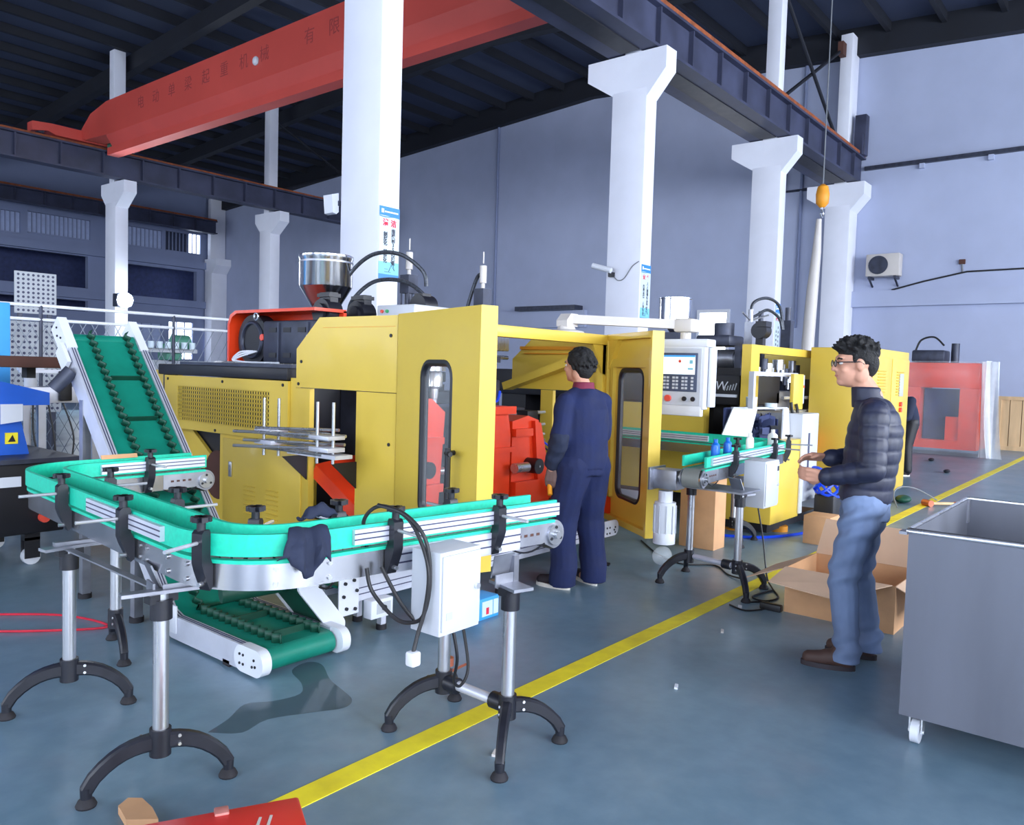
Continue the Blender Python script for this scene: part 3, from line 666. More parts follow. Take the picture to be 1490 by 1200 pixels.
# red clamping unit seen through the opening and the door window
cl = obj('clamp_platen', B().prism([(4.02, .30), (4.28, .30), (4.28, 1.22), (4.02, 1.22), (3.98, 1.0), (3.98, .55)], 'x', 4.52, 4.86), 'red', m1)
obj('clamp_rib', B().box(4.50, 3.96, 1.16, 4.9, 4.0, 1.22).box(4.5, 3.96, .86, 4.9, 4.0, .90).box(4.5, 3.96, .52, 4.56, 4.0, 1.2), 'red', cl)
cs = obj('clamp_side', B().prism([(4.88, .3), (5.42, .3), (5.36, .6), (5.22, 1.10), (5.08, 1.14), (4.88, 1.1)], 'y', 3.98, 4.3), 'red', m1)
obj('clamp_rib', B().prism([(5.20, .45), (5.40, .45), (5.20, 1.08), (5.12, 1.10)], 'y', 3.94, 3.98).box(4.88, 3.93, .42, 5.20, 3.98, .62).box(4.88, 3.94, .98, 5.1, 3.98, 1.04), 'red', cs)
for x, z, r in ((5.09, .74, .062), (5.47, .76, .05)):
    h_ = obj('tie_bar_nut', B().cyl((x, 3.86, z), (x, 4.0, z), r, n=24), 'black_plastic', m1)
    obj('nut_center', B().cyl((x, 3.853, z), (x, 3.862, z), .008, n=8), 'steel', h_)
obj('tie_bar', B().cyl((4.82, 3.9, .74), (4.98, 3.9, .74), .04, n=16).cyl((4.2, 4.15, .74), (5.8, 4.15, .74), .03), 'steel', m1)
obj('clamp_base', B().box(3.7, 3.95, .08, 5.8, 5.6, .30, .01), 'black', m1)
obj('discharge_chute', B().obox((5.62, 4.0, .42), (.8, -.1, -.35), (.1, 1, 0), (.35, 0, .8), .33, .28, .012).obox((5.62, 3.74, .47), (.8, -.1, -.35), (.1, 1, 0), (.35, 0, .8), .33, .012, .07), 'red', m1)
cl2 = obj('clamp_platen', B().prism([(3.70, .35), (4.18, .35), (4.24, 1.18), (4.10, 1.28), (3.86, 1.28), (3.80, 1.0)], 'y', 4.1, 4.4), 'red', m1)
obj('clamp_rib', B().box(3.82, 4.06, .95, 4.2, 4.1, 1.0).box(3.82, 4.06, .6, 4.2, 4.1, .66), 'red', cl2)
obj('tie_bar_nut', B().cyl((3.98, 3.98, .78), (3.98, 4.1, .78), .06, n=20), 'black_plastic', m1)
obj('waste_chute', B().obox((3.74, 4.44, .66), (1, 0, .12), (0, .55, .30), (0, -.3, .55), .20, .30, .01).obox((3.535, 4.44, .60), (1, 0, 0), (0, .55, .30), (0, -.3, .55), .008, .30, .05), 'red', m1)
# die head and core pins
dh = obj('die_head', B().cyl((4.35, 4.42, 1.48), (4.35, 4.42, 1.68), .15, n=24).box(4.1, 4.3, 1.66, 5.2, 4.7, 1.78, .01), 'steel', m1)
for k, x in enumerate((4.28, 4.42)):
    obj('die_nozzle', B().lathe([(.03, 1.26), (.035, 1.30), (.035, 1.34), (.065, 1.36), (.065, 1.46), (.05, 1.48)], (x, 4.40, 0), 18), 'chrome', dh)
    obj('core_pin', B().cyl((x, 4.40, 1.15), (x, 4.40, 1.27), .022, n=12), 'white', dh)
obj('pin_plate', B().box(4.15, 4.34, 1.20, 5.1, 4.5, 1.225), 'dark_steel', m1)
rd = obj('guide_rod', B().cyl((4.95, 4.30, 1.15), (4.95, 4.30, 1.80), .018, n=12), 'chrome', m1)
obj('guide_rod', B().cyl((4.78, 4.30, 1.35), (4.78, 4.30, 1.80), .02, n=12), 'dark_steel', m1)
obj('rod_clamp', B().box(4.70, 4.24, 1.56, 5.02, 4.36, 1.61).box(4.72, 4.24, 1.50, 4.84, 4.36, 1.56), 'dark_steel', m1)
obj('pin_carriage', B().box(4.70, 4.22, 1.20, 5.0, 4.42, 1.42, .01), 'dark_steel', m1)
obj('cross_bar', B().cyl((3.6, 4.9, 1.70), (5.9, 4.9, 1.70), .02, n=10).cyl((3.6, 4.9, 1.62), (5.9, 4.9, 1.62), .02, n=10), 'steel', m1)
obj('air_hose', B().tube(spline([(4.72, 4.25, 1.46), (4.80, 4.2, 1.44), (4.88, 4.2, 1.38), (4.92, 4.22, 1.25)]), .01, 6), 'white', m1)
obj('air_hose', B().tube(spline([(4.8, 4.2, 1.28), (4.9, 4.17, 1.25), (4.95, 4.18, 1.33)]), .012, 6), 'blue_hose', m1)
# mould and deflashing gear on the right of the clamp
for k, (x0_, y0_, z0_, x1_, y1_, z1_, mm) in enumerate([(5.15, 4.35, .95, 5.5, 4.8, 1.18, 'dark_steel'), (5.35, 4.2, 1.08, 5.5, 4.35, 1.16, 'black'), (5.25, 4.3, .84, 5.75, 4.5, .90, 'steel_dull'),
        (5.3, 4.25, .78, 5.6, 4.34, .84, 'black'), (5.15, 4.4, .62, 5.5, 4.8, .84, 'steel_dull'), (5.6, 4.6, .3, 5.8, 4.9, .9, 'wall_far'), (4.9, 4.9, .3, 5.6, 5.2, 1.3, 'dark_steel')]):
    obj('mould_block', B().box(x0_, y0_, z0_, x1_, y1_, z1_, .008), mm, m1)
for z in (1.13, 1.02, .93): obj('slide_rod', B().cyl((5.1, 4.3, z), (5.85, 4.4, z), .016, n=10), 'chrome', m1)
for k in range(4): obj('air_hose', B().tube(spline([(5.45, 4.25, .95-.05*k), (5.55, 4.12, .86-.04*k), (5.66, 4.1, .70), (5.7+.03*k, 4.15, .5), (5.8, 4.25, .35+.05*k)]), .009, 6), ('blue_hose', 'cable', 'cable_grey', 'white')[k], m1)
# take-out arm with grip rods on the outside of the side panel
ta = obj('takeout_unit', B().box(3.2, 4.05, .90, 3.34, 4.56, .925), 'aluminium', m1)
for y, x in ((4.56, 3.22), (4.46, 3.27), (4.16, 3.22), (4.06, 3.27)):
    obj('grip_post', B().cyl((x, y+.3 if y > 4.3 else y+.1, .86), (x, y+.3 if y > 4.3 else y+.1, 1.26), .011, n=8), 'steel', ta)
for i, (z, dx) in enumerate(((1.02, 0), (.96, .05), (.93, -.06), (1.05, .08))):
    obj('grip_rod', B().cyl((3.10+dx, 5.05-.05*i, z), (3.34+dx*.5, 4.12+.04*i, z+.02), .011, n=8), 'steel', ta)
    obj('grip_rod', B().cyl((3.24+dx, 4.95, z-.01), (3.26+dx, 4.18, z-.01), .010, n=8), 'steel', ta)
for y in (4.82, 4.20): obj('grip_block', B().box(3.18, y-.10, .94, 3.32, y+.10, .97, .004).box(3.18, y-.10, 1.02, 3.32, y+.10, 1.045, .004), 'aluminium', ta)
for y in (4.71, 4.17): obj('bracket', B().add([(3.27, y, .86), (3.475, y, .86), (3.475, y, .68), (3.27, y+.012, .86), (3.475, y+.012, .86), (3.475, y+.012, .68)], [(0,1,2),(3,5,4),(0,3,4,1),(1,4,5,2),(2,5,3,0)]), 'black', ta)
obj('opening_back', B().box(3.95, 4.7, .3, 4.0, 4.94, 1.33), 'dark_steel', m1)
for x, y in ((3.6, 3.95), (5.85, 3.95), (3.6, 6.6), (5.0, 6.6)): obj('foot', B().cyl((x, y, 0), (x, y, .28), .05, n=12), 'black', m1)
# ---------------------------------------------------------------- hanging control panel
cp = thing('operator_terminal', 'white control panel with screen and keypad on a swing arm', 'control panel', (6.2, 3.25, 0))
pb = (5.62, 4.02)
PX = 6.15; PY0, PY1 = 2.98, 3.50       # panel face looks to -X
hz0, hz1 = 1.22, 1.80
obj('housing', B().box(PX, PY0, hz0, PX+.09, PY1, hz1, .012).box(PX-.006, PY0-.02, hz1-.06, PX+.16, PY1+.02, hz1+.008, .012).box(PX-.004, PY0+.02, hz0-.06, PX+.05, PY1-.01, hz0+.028, .01), 'white', cp)
obj('side_rail', B().box(PX+.06, PY0-.035, hz0+.02, PX+.16, PY0-.005, hz1-.06, .008), 'white', cp)
fc = obj('face_plate', B().box(PX-.006, PY0+.03, hz0+.03, PX, PY1-.03, hz1-.07), 'panel_grey', cp)
sf = obj('screen_frame', B().box(PX-.014, PY0+.06, hz0+.145, PX-.006, PY1-.05, hz1-.11, .004), 'keypad', cp)
obj('screen', B().box(PX-.017, PY0+.08, hz0+.29, PX-.013, PY1-.07, hz1-.13), 'screen', sf)
obj('title_bar', B().box(PX-.019, PY0+.08, hz1-.145, PX-.016, PY1-.07, hz1-.13), 'screen_blue', sf)
obj('screen_mark', B().cyl((PX-.018, PY0+.22, hz1-.18), (PX-.0165, PY0+.22, hz1-.18), .014, n=10), 'button_red', sf)
obj('screen_mark', B().box(PX-.018, PY0+.10, hz1-.20, PX-.0165, PY0+.13, hz1-.17).box(PX-.018, PY0+.095, hz1-.25, PX-.0165, PY0+.145, hz1-.235), 'poster_cyan', sf)
for r_ in range(4):
    for c_ in range(8):
        yy = PY0+.09+.043*c_+(.012 if c_ % 2 else 0); zz = hz0+.165+.029*r_
        if r_ == 0 and c_ == 0: k0 = obj('key', B().box(PX-.018, yy, zz, PX-.013, yy+.022, zz+.018), 'key', sf); ky, kz = yy, zz
        else:
            c = k0.copy(); col.objects.link(c); c.parent = sf; c.location = (0, yy-ky, zz-kz)
obj('emergency_button', B().cyl((PX-.006, PY1-.2, hz0+.085), (PX-.03, PY1-.2, hz0+.085), .028, n=18), 'button_red', cp)
for y in (PY0+.17, PY0+.09): obj('selector_switch', B().cyl((PX-.006, y, hz0+.085), (PX-.018, y, hz0+.085), .02, n=14), 'black_plastic', cp)
arm = obj('swing_arm', B().lathe([(.16, 1.832), (.15, 1.85), (.08, 1.865), (.07, 1.90)], (pb[0], pb[1], 0), 24), 'cream', cp)
obj('arm_elbow', B().prism([(pb[0]-.07, 1.89), (pb[0]+.09, 1.89), (pb[0]+.09, 2.0), (pb[0]-.01, 2.0), (pb[0]-.07, 1.94)], 'y', pb[1]-.055, pb[1]+.055), 'cream', arm)
a0 = V((pb[0]+.05, pb[1]-.03, 1.955)); a1 = V((PX+.05, 3.22, 1.93))
obj('arm_tube', B().beam(a0, a1, .085, .075), 'cream', arm)
obj('arm_elbow', B().box(PX-.03, 3.10, 1.865, PX+.13, 3.27, 1.98, .02).cyl((PX+.05, 3.19, 1.79), (PX+.05, 3.19, 1.87), .045, n=14), 'cream', arm)
# ================================================================ modular bottle conveyors
def offset_path(path, d):
    out = []; m = len(path)
    for i in range(m):
        a = V(path[max(0, i-1)]); c = V(path[min(m-1, i+1)]); t = (c-a).normalized(); sd = V((0,0,1)).cross(t).normalized()
        out.append(V(path[i]) + sd*d)
    return out
def along(path, s):
    d = 0
    for i in range(len(path)-1):
        a = V(path[i]); c = V(path[i+1]); L = (c-a).length
        if d+L >= s: return a+(c-a)*((s-d)/L), (c-a).normalized()
        d += L
    return V(path[-1]), (V(path[-1])-V(path[-2])).normalized()
def plen(path): return sum((V(path[i+1])-V(path[i])).length for i in range(len(path)-1))
ZR = .95
def rect(a, b_, c, d): return [(a, c), (b_, c), (b_, d), (a, d)]
def rail_bracket(t, p, out, flip=1, rod=.16):      # black clamp with knob and cross rod; out = horizontal outward unit vector
    out = V(out).normalized(); tg = V((0,0,1)).cross(out)
    def q(o, z, k): r = V((p[0], p[1], 0)) + out*o + tg*k; return (r.x, r.y, z)
    poly = [(.082, .775), (.095, .765), (.125, .83), (.135, .86), (.135, .955), (.125, .965), (.10, .965), (.095, .955), (.095, .875), (.082, .845)]
    n = len(poly); wd = .02
    br = obj('rail_clamp', B().add([q(o, z, -wd) for o, z in poly]+[q(o, z, wd) for o, z in poly], [tuple(range(n-1, -1, -1)), tuple(range(n, 2*n))]+[(i, (i+1) % n, n+(i+1) % n, n+i) for i in range(n)]), 'black_plastic', t)
    kb = B().cyl(q(.115, .96, 0), q(.115, .995, 0), .014, n=10)
    for a in range(3):
        ang = a*PI/3
        kb.obox(q(.115, 1.0, 0), out*math.cos(ang)+tg*math.sin(ang), tg*math.cos(ang)-out*math.sin(ang), (0,0,1), .032, .010, .008)
    obj('clamp_knob', kb, 'black_plastic', br)
    obj('cross_rod', B().cyl(q(.02+.06, .925, 0), q(.115+rod, .925, 0), .0065, n=8), 'chrome', br)
    obj('clamp_bolt', B().cyl(q(.096, .79, 0), q(.128, .79, 0), .008, n=8), 'steel', br)
    return br
def foot_arm(b, p, d, ln, z0=.20):                 # curved cast leg
    d = V(d).normalized(); pts = []
    for k in range(9):
        s = k/8
        z = z0 - .02 - .125*(s**2.6)
        pts.append(V((p[0], p[1], 0)) + d*ln*(s if s < .95 else .97) + V((0,0,z)))
    sd = V((0,0,1)).cross(d); P = []; F = []
    for i, c in enumerate(pts):
        tt = (pts[min(8, i+1)]-pts[max(0, i-1)]).normalized(); up = sd.cross(tt)*-1
        hw = .021-.004*i/8; hh = .030-.008*i/8
        P += [c+sd*hw*a+up*hh*e for a, e in ((-1,-.7),(-.6,-1),(.6,-1),(1,-.7),(1,.7),(.6,1),(-.6,1),(-1,.7))]
    for i in range(8): F += [(i*8+k, i*8+(k+1) % 8, i*8+8+(k+1) % 8, i*8+8+k) for k in range(8)]
    F += [tuple(range(7, -1, -1)), tuple(range(64, 72))]
    b.add(P, F); e = pts[-1]
    b.cyl((e.x, e.y, e.z+.01), (e.x, e.y, e.z-.035), .02, .018, n=12)
    return e
def post(t, p, ztop, dirs, ln=.24, plate=None):
    x, y = p
    po = obj('support_post', B().cyl((x, y, .14), (x, y, ztop), .0265, n=18), 'steel', t)
    obj('post_collar', B().cyl((x, y, ztop-.09), (x, y, ztop-.02), .037, n=18).box(x-.05, y-.022, ztop-.03, x+.05, y+.022, ztop), 'black_plastic', po)
    if plate: obj('top_plate', B().obox((x, y, ztop+.006), plate[0], V((0,0,1)).cross(V(plate[0])), (0,0,1), plate[1], plate[2], .006), 'steel_dull', po)
    obj('leg_hub', B().cyl((x, y, .13), (x, y, .225), .036, n=16), 'black_plastic', po)
    for d in dirs:
        b = B(); e = foot_arm(b, p, d, ln); lg = obj('leg', b, 'black_plastic', t)
        obj('levelling_foot', B().lathe([(.032, 0), (.034, .006), (.026, .022), (.012, .034), (.01, .036)], (e.x, e.y, 0), 16), 'rubber', lg)
        obj('foot_stem', B().cyl((e.x, e.y, .03), (e.x, e.y, e.z-.03), .008, n=8).cyl((e.x, e.y, .042), (e.x, e.y, .05), .013, n=6), 'chrome', lg)
        dd = V(d).normalized(); sd = V((0,0,1)).cross(dd)
        for z in (.165, .195):
            c = V((x, y, z))+dd*.06+sd*.022; obj('leg_screw', B().cyl(c-sd*.044, c-sd*.05, .006, n=8), 'chrome', lg)
    return po
def drive_end(t, p, d, r=.062):                    # rounded end of a conveyor, p = end point of centre line, d = direction of travel outward
    d = V(d).normalized(); sd = V((0,0,1)).cross(d); zc = .862-r
    c = V((p[0], p[1], zc))
    for s in (-1, 1):
        P = []; N = 12
        for k in range(N+1):
            a = -PI/2+PI*k/N; P.append((math.cos(a)*r, math.sin(a)*r))
        P += [(-.02, r), (-.26, r-.006), (-.26, -.030), (-.06, -.034)]
        pl = B(); n = len(P)
        pl.add([c+d*u+sd*s*o+V((0,0,v)) for o in (.07, .078) for u, v in P], [tuple(range(n-1, -1, -1)), tuple(range(n, 2*n))]+[(i, (i+1) % n, n+(i+1) % n, n+i) for i in range(n)])
        ep = obj('end_plate', pl, 'steel_dull', t, 25)
        obj('bearing_flange', B().cyl(c+sd*s*.078, c+sd*s*.090, .045, n=24).cyl(c+sd*s*.09, c+sd*s*.108, .016, n=16), 'steel', ep)
        for k in range(3):
            a = PI/2+2*PI*k/3; q = c+sd*s*.09+(d*math.cos(a)+V((0,0,1))*math.sin(a))*.032
            obj('flange_screw', B().cyl(q, q+sd*s*.004, .007, n=8), 'black', ep)
        for k in range(4):
            q = c-d*(.10+.036*k)+sd*s*.078+V((0,0,.012)); obj('slot', B().obox(q, d, sd, (0,0,1), .009, .0015, .0055), 'brown', ep)
        obj('return_guide', B().tube([c-d*(.26-.025*k)+sd*s*.0795+V((0,0,-.033-.026*math.sin(PI*k/8))) for k in range(9)], .004, 6), 'black', ep)
    obj('chain_wrap', B().add([c+V((0,0,0))+(d*math.cos(a)+V((0,0,1))*math.sin(a))*(r+.006)+sd*s*.062 for a in [-PI/2+PI*k/10 for k in range(11)] for s in (-1, 1)],
        [(2*k, 2*k+1, 2*k+3, 2*k+2) for k in range(10)]), 'chain_grey', t)
def conveyor(t, path, profiles_out, profiles_in, wid=.16, chain_from=.0):
    """path: centre line; outer side = right of travel (negative offset)"""
    hw = wid/2
    zf = lambda P: [(p[0], p[1], 0) for p in P]
    base = zf(path)
    ends = {}
    for nm, s in (('guide_rail', -1), ('guide_rail', 1)):
        pp = offset_path(base, s*hw)
        ends[s] = obj(nm, B().sweep(pp, rect(-.008, .008, .878, ZR)), 'green_rail', t)
    obj('wear_strip', B().sweep(offset_path(base, -.068), rect(-.014, .012, .852, .864)), 'green_rail', t)
    obj('wear_strip', B().sweep(offset_path(base, .068), rect(-.012, .014, .852, .864)), 'green_rail', t)
    for s in (-1, 1):
        obj('side_frame', B().sweep(offset_path(base, s*.072), rect(-.004, .004, .765, .853)), 'frame_plate', t)
    obj('chain_bed', B().sweep(base, rect(-.068, .068, .80, .845)), 'chain_grey', t)
    # flat-top chain links
    L = plen(base); k = 0; s = .02; first = None
    while s < L-.02:
        p, d = along(base, s); sd = V((0,0,1)).cross(d)
        if k < 290:
            if first is None: first = obj('chain_link', B().box(-.0175, -.043, .853, .0175, .043, .866), 'chain_grey', t)
            o = first if k == 0 else first.copy()
            if k: col.objects.link(o); o.parent = t
            o.location = p - ROOT[t.name] + V((0,0,ROOT[t.name].z)) - V((0,0,ROOT[t.name].z)); o.rotation_euler.z = math.atan2(d.y, d.x)
            o.location = (p.x-ROOT[t.name].x, p.y-ROOT[t.name].y, 0)
        k += 1; s += .0381
    if first: first.data.transform(Matrix.Translation(ROOT[t.name]))
    for s, prs in ((-1, profiles_out), (1, profiles_in)):
        for s0, s1 in prs:
            pp = [along(base, s0+(s1-s0)*i/4)[0] for i in range(5)]; o = s*(hw+.0165)
            ap = obj('rail_profile', B().sweep(offset_path(pp, o), rect(-.0085, .0085, .888, .940)), 'aluminium', t)
            oo = s*(hw+.0245)
            for z in (.903, .922): obj('profile_slot', B().sweep(offset_path(pp, oo), rect(-.0012, .0012, z, z+.005)), 'slot_dark', ap)
def fillet(P, rs, n=10):
    out = [V(P[0])]
    for i in range(1, len(P)-1):
        p = V(P[i]); a = (V(P[i-1])-p).normalized(); c = (V(P[i+1])-p).normalized(); r = rs[i-1]
        ang = math.acos(max(-1, min(1, a.dot(c)))); tl = r/math.tan(ang/2)
        p0 = p+a*tl; p1 = p+c*tl; bis = (a+c).normalized(); ctr = p+bis*(r/math.sin(ang/2))
        v0 = p0-ctr; v1 = p1-ctr; th = v0.angle(v1)
        for k in range(n+1):
            out.append(ctr + (v0*math.sin((1-k/n)*th)+v1*math.sin(k/n*th))/math.sin(th))
    out.append(V(P[-1])); return out
# ---- the nearer conveyor (U shaped)
c1 = thing('bottle_conveyor', 'U-shaped bottle conveyor with bright green guide rails and empty track', 'conveyor', (2.0, 2.6, 0), 'bottle conveyors')
path1 = fillet([(2.79, 2.095, 0), (1.40, 2.27, 0), (1.595, 4.41, 0), (2.50, 4.45, 0)], [.26, .26], 12)
L1 = plen(path1)
# travel runs from the free end towards the bend, so the left side of travel faces the camera side of segment one
pm = list(path1)
conveyor(c1, pm, [(.10, .62), (L1-.62, L1-.02)], [(.0, 1.02), (1.62, 2.35)])
drive_end(c1, pm[0], pm[0]-pm[1]); drive_end(c1, pm[-1], pm[-1]-pm[-2])
def side_of(path, s, sgn):
    p, d = along(path, s); return p, V((0,0,1)).cross(d)*sgn
for s, sg in ((.36, 1), (.86, 1), (1.42, 1), (1.92, 1), (2.62, 1)):
    p, o = side_of(pm, s, sg); rail_bracket(c1, p, o)
for s, sg in ((.42, -1), (.95, -1), (1.36, -1), (2.0, -1), (2.72, -1), (L1-.36, -1)):
    p, o = side_of(pm, s, sg); rail_bracket(c1, p, o)
for s in (1.25, 1.5, 1.62, 1.1):
    p, o = side_of(pm, s, 1)
    for z in (.785, .835): obj('frame_screw', B().cyl((p.x+o.x*.076, p.y+o.y*.076, z), (p.x+o.x*.083, p.y+o.y*.083, z), .0085, n=10), 'steel', c1)
for s in (1.80, 1.86, 2.0):
    p, o = side_of(pm, s, 1)
    for z in (.79, .83): obj('frame_screw', B().cyl((p.x+o.x*.076, p.y+o.y*.076, z), (p.x+o.x*.081, p.y+o.y*.081, z), .006, n=8), 'steel', c1)
fp = [along(pm, .22+.64*i/4)[0] for i in range(5)]
fpo = obj('frame_profile', B().sweep(offset_path(fp, .086), rect(-.009, .009, .765, .853)), 'aluminium', c1)
for z in (.795, .825): obj('profile_slot', B().sweep(offset_path(fp, .0955), rect(-.0012, .0012, z, z+.006)), 'slot_dark', fpo)
# supports of the near conveyor
post(c1, (1.355, 2.645), .70, [(.42, -.16, 0), (-.42, .16, 0)], .235, ((.95, -.25, 0), .13, .022))
post(c1, (1.415, 3.545), .70, [(.41, -.20, 0), (-.41, .20, 0)], .235, ((1, .1, 0), .11, .03))
post(c1, (1.86, 4.10), .66, [(-.1, -.4, 0), (.15, .4, 0)], .22)
post(c1, (2.41, 1.95), .655, [(.42, -.24, 0), (-.42, -.28, 0)], .24, ((.3, 1, 0), .09, .045))
post(c1, (2.42, 2.31), .66, [(-.42, .22, 0), (.42, .25, 0)], .24)
obj('cross_tube', B().cyl((2.41, 1.99, .18), (2.42, 2.27, .18), .021, n=14), 'aluminium', c1)
for y in (2.0, 2.25): obj('tube_clamp', B().cyl((2.412, y-.03, .18), (2.414, y+.03, .18), .034, n=14), 'black_plastic', c1)
obj('height_handle', B().cyl((2.42, 2.30, .21), (2.58, 2.33, .20), .006, n=6).cyl((2.47, 2.33, .225), (2.47, 2.33, .26), .022, n=12), 'copper', c1)
obj('mount_bracket', B().obox((2.40, 1.985, .735), (1, -.1, 0), (.1, 1, .25), (-.02, -.2, 1), .055, .003, .045).obox((2.40, 1.97, .68), (1, -.1, 0), (.1, 1, 0), (0,0,1), .055, .003, .025).box(2.44, 1.96, .66, 2.47, 1.99, .77), 'steel_dull', c1)
obj('mount_bracket', B().obox((1.37, 2.74, .745), (.2, 1, 0), (1, -.2, .4), (-.4, .1, 1), .05, .003, .045).obox((1.345, 2.70, .70), (.2, 1, 0), (1, -.2, 0), (0, 0, 1), .04, .004, .03), 'steel_dull', c1)
obj('tie_strip', B().beam((1.40, 3.52, .70), (1.37, 2.70, .70), .03, .006).beam((1.36, 2.645, .712), (1.75, 2.55, .712), .004, .03), 'steel_dull', c1)
obj('cross_beam', B().beam((1.36, 3.56, .712), (1.95, 3.50, .712), .03, .03), 'steel_dull', c1)
# drive motor cover hidden below, control box on the near side
bx = thing('control_box', 'white steel control box with key lock hanging on the conveyor stand', 'electrical box', (2.03, 1.93, .585))
obj('box_body', B().box(1.93, 1.87, .585, 2.135, 2.01, .875, .004), 'box_grey', bx)
dr = obj('box_door', B().box(1.938, 1.862, .60, 2.128, 1.87, .862, .003), 'box_grey', bx)
obj('lock', B().cyl((2.105, 1.862, .735), (2.105, 1.850, .735), .011, n=14), 'chrome', dr)
obj('name_plate', B().box(1.955, 1.8605, .64, 1.985, 1.862, .665), 'plate_grey', dr)
obj('box_hanger', B().box(2.0, 2.01, .70, 2.06, 2.03, .80), 'steel_dull', bx)
cb = thing('power_cable', 'black power cable looped over the conveyor rail with white plug', 'cable', (1.92, 1.95, .45))
obj('cord', B().tube(spline([(1.86, 2.16, .84), (1.82, 2.14, .96), (1.84, 2.08, 1.02), (1.88, 1.99, .99), (1.90, 1.93, .90), (1.905, 1.90, .80), (1.90, 1.91, .68), (1.88, 1.92, .60), (1.86, 1.92, .54)]), .007, 8), 'cable', cb)
obj('cord', B().tube(spline([(1.82, 2.12, .80), (1.83, 2.10, .72), (1.86, 2.02, .64), (1.89, 1.97, .625), (1.905, 1.92, .66), (1.912, 1.90, .78), (1.90, 1.915, .92), (1.87, 1.985, 1.0), (1.83, 2.08, 1.025)]), .007, 8), 'cable', cb)
obj('cord', B().tube(spline([(1.87, 2.10, .80), (1.90, 2.03, .68), (1.95, 1.98, .60), (2.02, 1.96, .572), (2.07, 1.95, .578)]), .007, 8), 'cable', cb)
obj('cord', B().tube(spline([(2.07, 1.94, .58), (2.09, 1.93, .46), (2.13, 1.98, .35), (2.19, 2.0, .31), (2.25, 2.02, .36), (2.30, 2.10, .5)]), .006, 8), 'cable', cb)
obj('plug', B().box(1.84, 1.90, .495, 1.88, 1.94, .545, .008), 'white', cb)
# gloves draped on the rail
def cloth(name, pts_fn, nu, nv, mat_, label, cat, th=.006):
    P = [pts_fn(i/nu, j/nv) for j in range(nv+1) for i in range(nu+1)]
    F = [(j*(nu+1)+i, j*(nu+1)+i+1, (j+1)*(nu+1)+i+1, (j+1)*(nu+1)+i) for j in range(nv) for i in range(nu)]
    o = solo(name, B().add(P, F), mat_, label, cat, smooth=70)
    md = o.modifiers.new('thickness', 'SOLIDIFY'); md.thickness = th; md.offset = 1
    return o
def glove_pt(u, v):
    s = v*2-1
    p, d = along(pm, 1.17+(.10+.02*max(0, s))*(u-.5)+.02*s); sd = V((0,0,1)).cross(d)
    o = .08+.013+.03*abs(s) if s > 0 else .08-.012-.012*abs(s)
    if abs(s) < .22: o = .08+.014*s/.22
    drop = .11+.035*math.sin(2.6*u+.4)-.03*math.sin(9*u) if s > 0 else .05
    z = .958+.004*math.sin(9*u) - max(0, abs(s)-.15)*drop
    q = p+sd*o; wob = (.012*math.sin(15*u+4*v)+.006*math.sin(29*u+7*v))*min(1, abs(s)*2) if s > 0 else 0
    return (q.x+sd.x*(wob+.012*(s > .3)), q.y+sd.y*(wob+.012*(s > .3)), z)
cloth('work_cloth', glove_pt, 16, 16, 'cloth_navy_dark', 'dark crumpled work cloth draped over the green guide rail', 'cloth', .008)
def glove2(u, v):
    p, d = along(pm, 1.05+.13*(u-.5)); sd = V((0,0,1)).cross(d); a = v*PI
    q = p+sd*(-.085+.022*math.cos(a)-.01*u)
    z = .963+.045*math.sin(a)*math.sin(PI*min(1, max(0, u*1.1)))**.5 + .006*math.sin(14*u+5*v)
    return (q.x, q.y, z)
cloth('work_glove', glove2, 12, 10, 'cloth_navy_dark', 'dark folded glove resting on the far green rail', 'glove', .01)
solo('cardboard_scrap', B().obox((2.06, 4.50, .958), (1, .02, 0), (0, .4, 1), (0, 1, -.3), .10, .012, .002), 'cardboard', 'small torn cardboard piece wedged on the green rail', 'cardboard')
# ================================================================ inclined green belt conveyor with corrugated side walls
ic = thing('incline_conveyor', 'steep green cleated belt conveyor with white aluminium side rails', 'conveyor', (2.38, 4.3, 0))
IX0, IX1 = 2.14, 2.64
ang = math.atan(1.09); ca, sa = math.cos(ang), math.sin(ang)
pA = V((0, 3.30, .125)); pB = V((0, 4.06, .125)); pC = V((0, 5.46, .125+1.40*1.09))      # belt surface profile
n1 = V((0, -sa, ca))
def ipath(x, up=0.0):
    return [V((x, 3.30, .125+up)), V((x, 4.02-up*.45, .125+up)), V((x, 4.10-up*.45, .15+up)), V((x, pC.y, pC.z))+n1*up]
def section(lo, hi, x0, x1, b=None):
    b = b or B(); a0, a1, c0, c1_ = ipath(x0, lo), ipath(x1, lo), ipath(x0, hi), ipath(x1, hi); n = len(a0)
    P = a0+a1+c0+c1_; F = []
    for i in range(n-1):
        for p_, q_ in ((0, 1), (3, 2), (2, 0), (1, 3)): F.append((p_*n+i, p_*n+i+1, q_*n+i+1, q_*n+i))
    F += [(0, n, 3*n, 2*n), (n-1, 3*n-1, 4*n-1, 2*n-1)]
    return b.add(P, F)
bl = obj('belt', section(-.012, 0, IX0+.045, IX1-.045), 'belt_green', ic)
obj('belt_tail', B().cyl((IX0+.05, 3.30, .07), (IX1-.05, 3.30, .07), .055, n=20), 'belt_green', ic)
obj('belt_head', B().cyl((IX0+.05, pC.y+.02, pC.z-.06), (IX1-.05, pC.y+.02, pC.z-.06), .06, n=20), 'belt_green', ic)
obj('belt_return', section(-.14, -.128, IX0+.06, IX1-.06), 'belt_dark', ic)
def belt_point(s):       # s along the belt from the low end
    L1_ = .76; 
    if s < L1_: return V((0, 3.30+s, .125)), V((0, 0, 1)), V((0, 1, 0))
    s -= L1_; return V((0, 4.06+s*ca, .125+s*sa)), n1, V((0, ca, sa))
LT = .76 + 1.40/ca
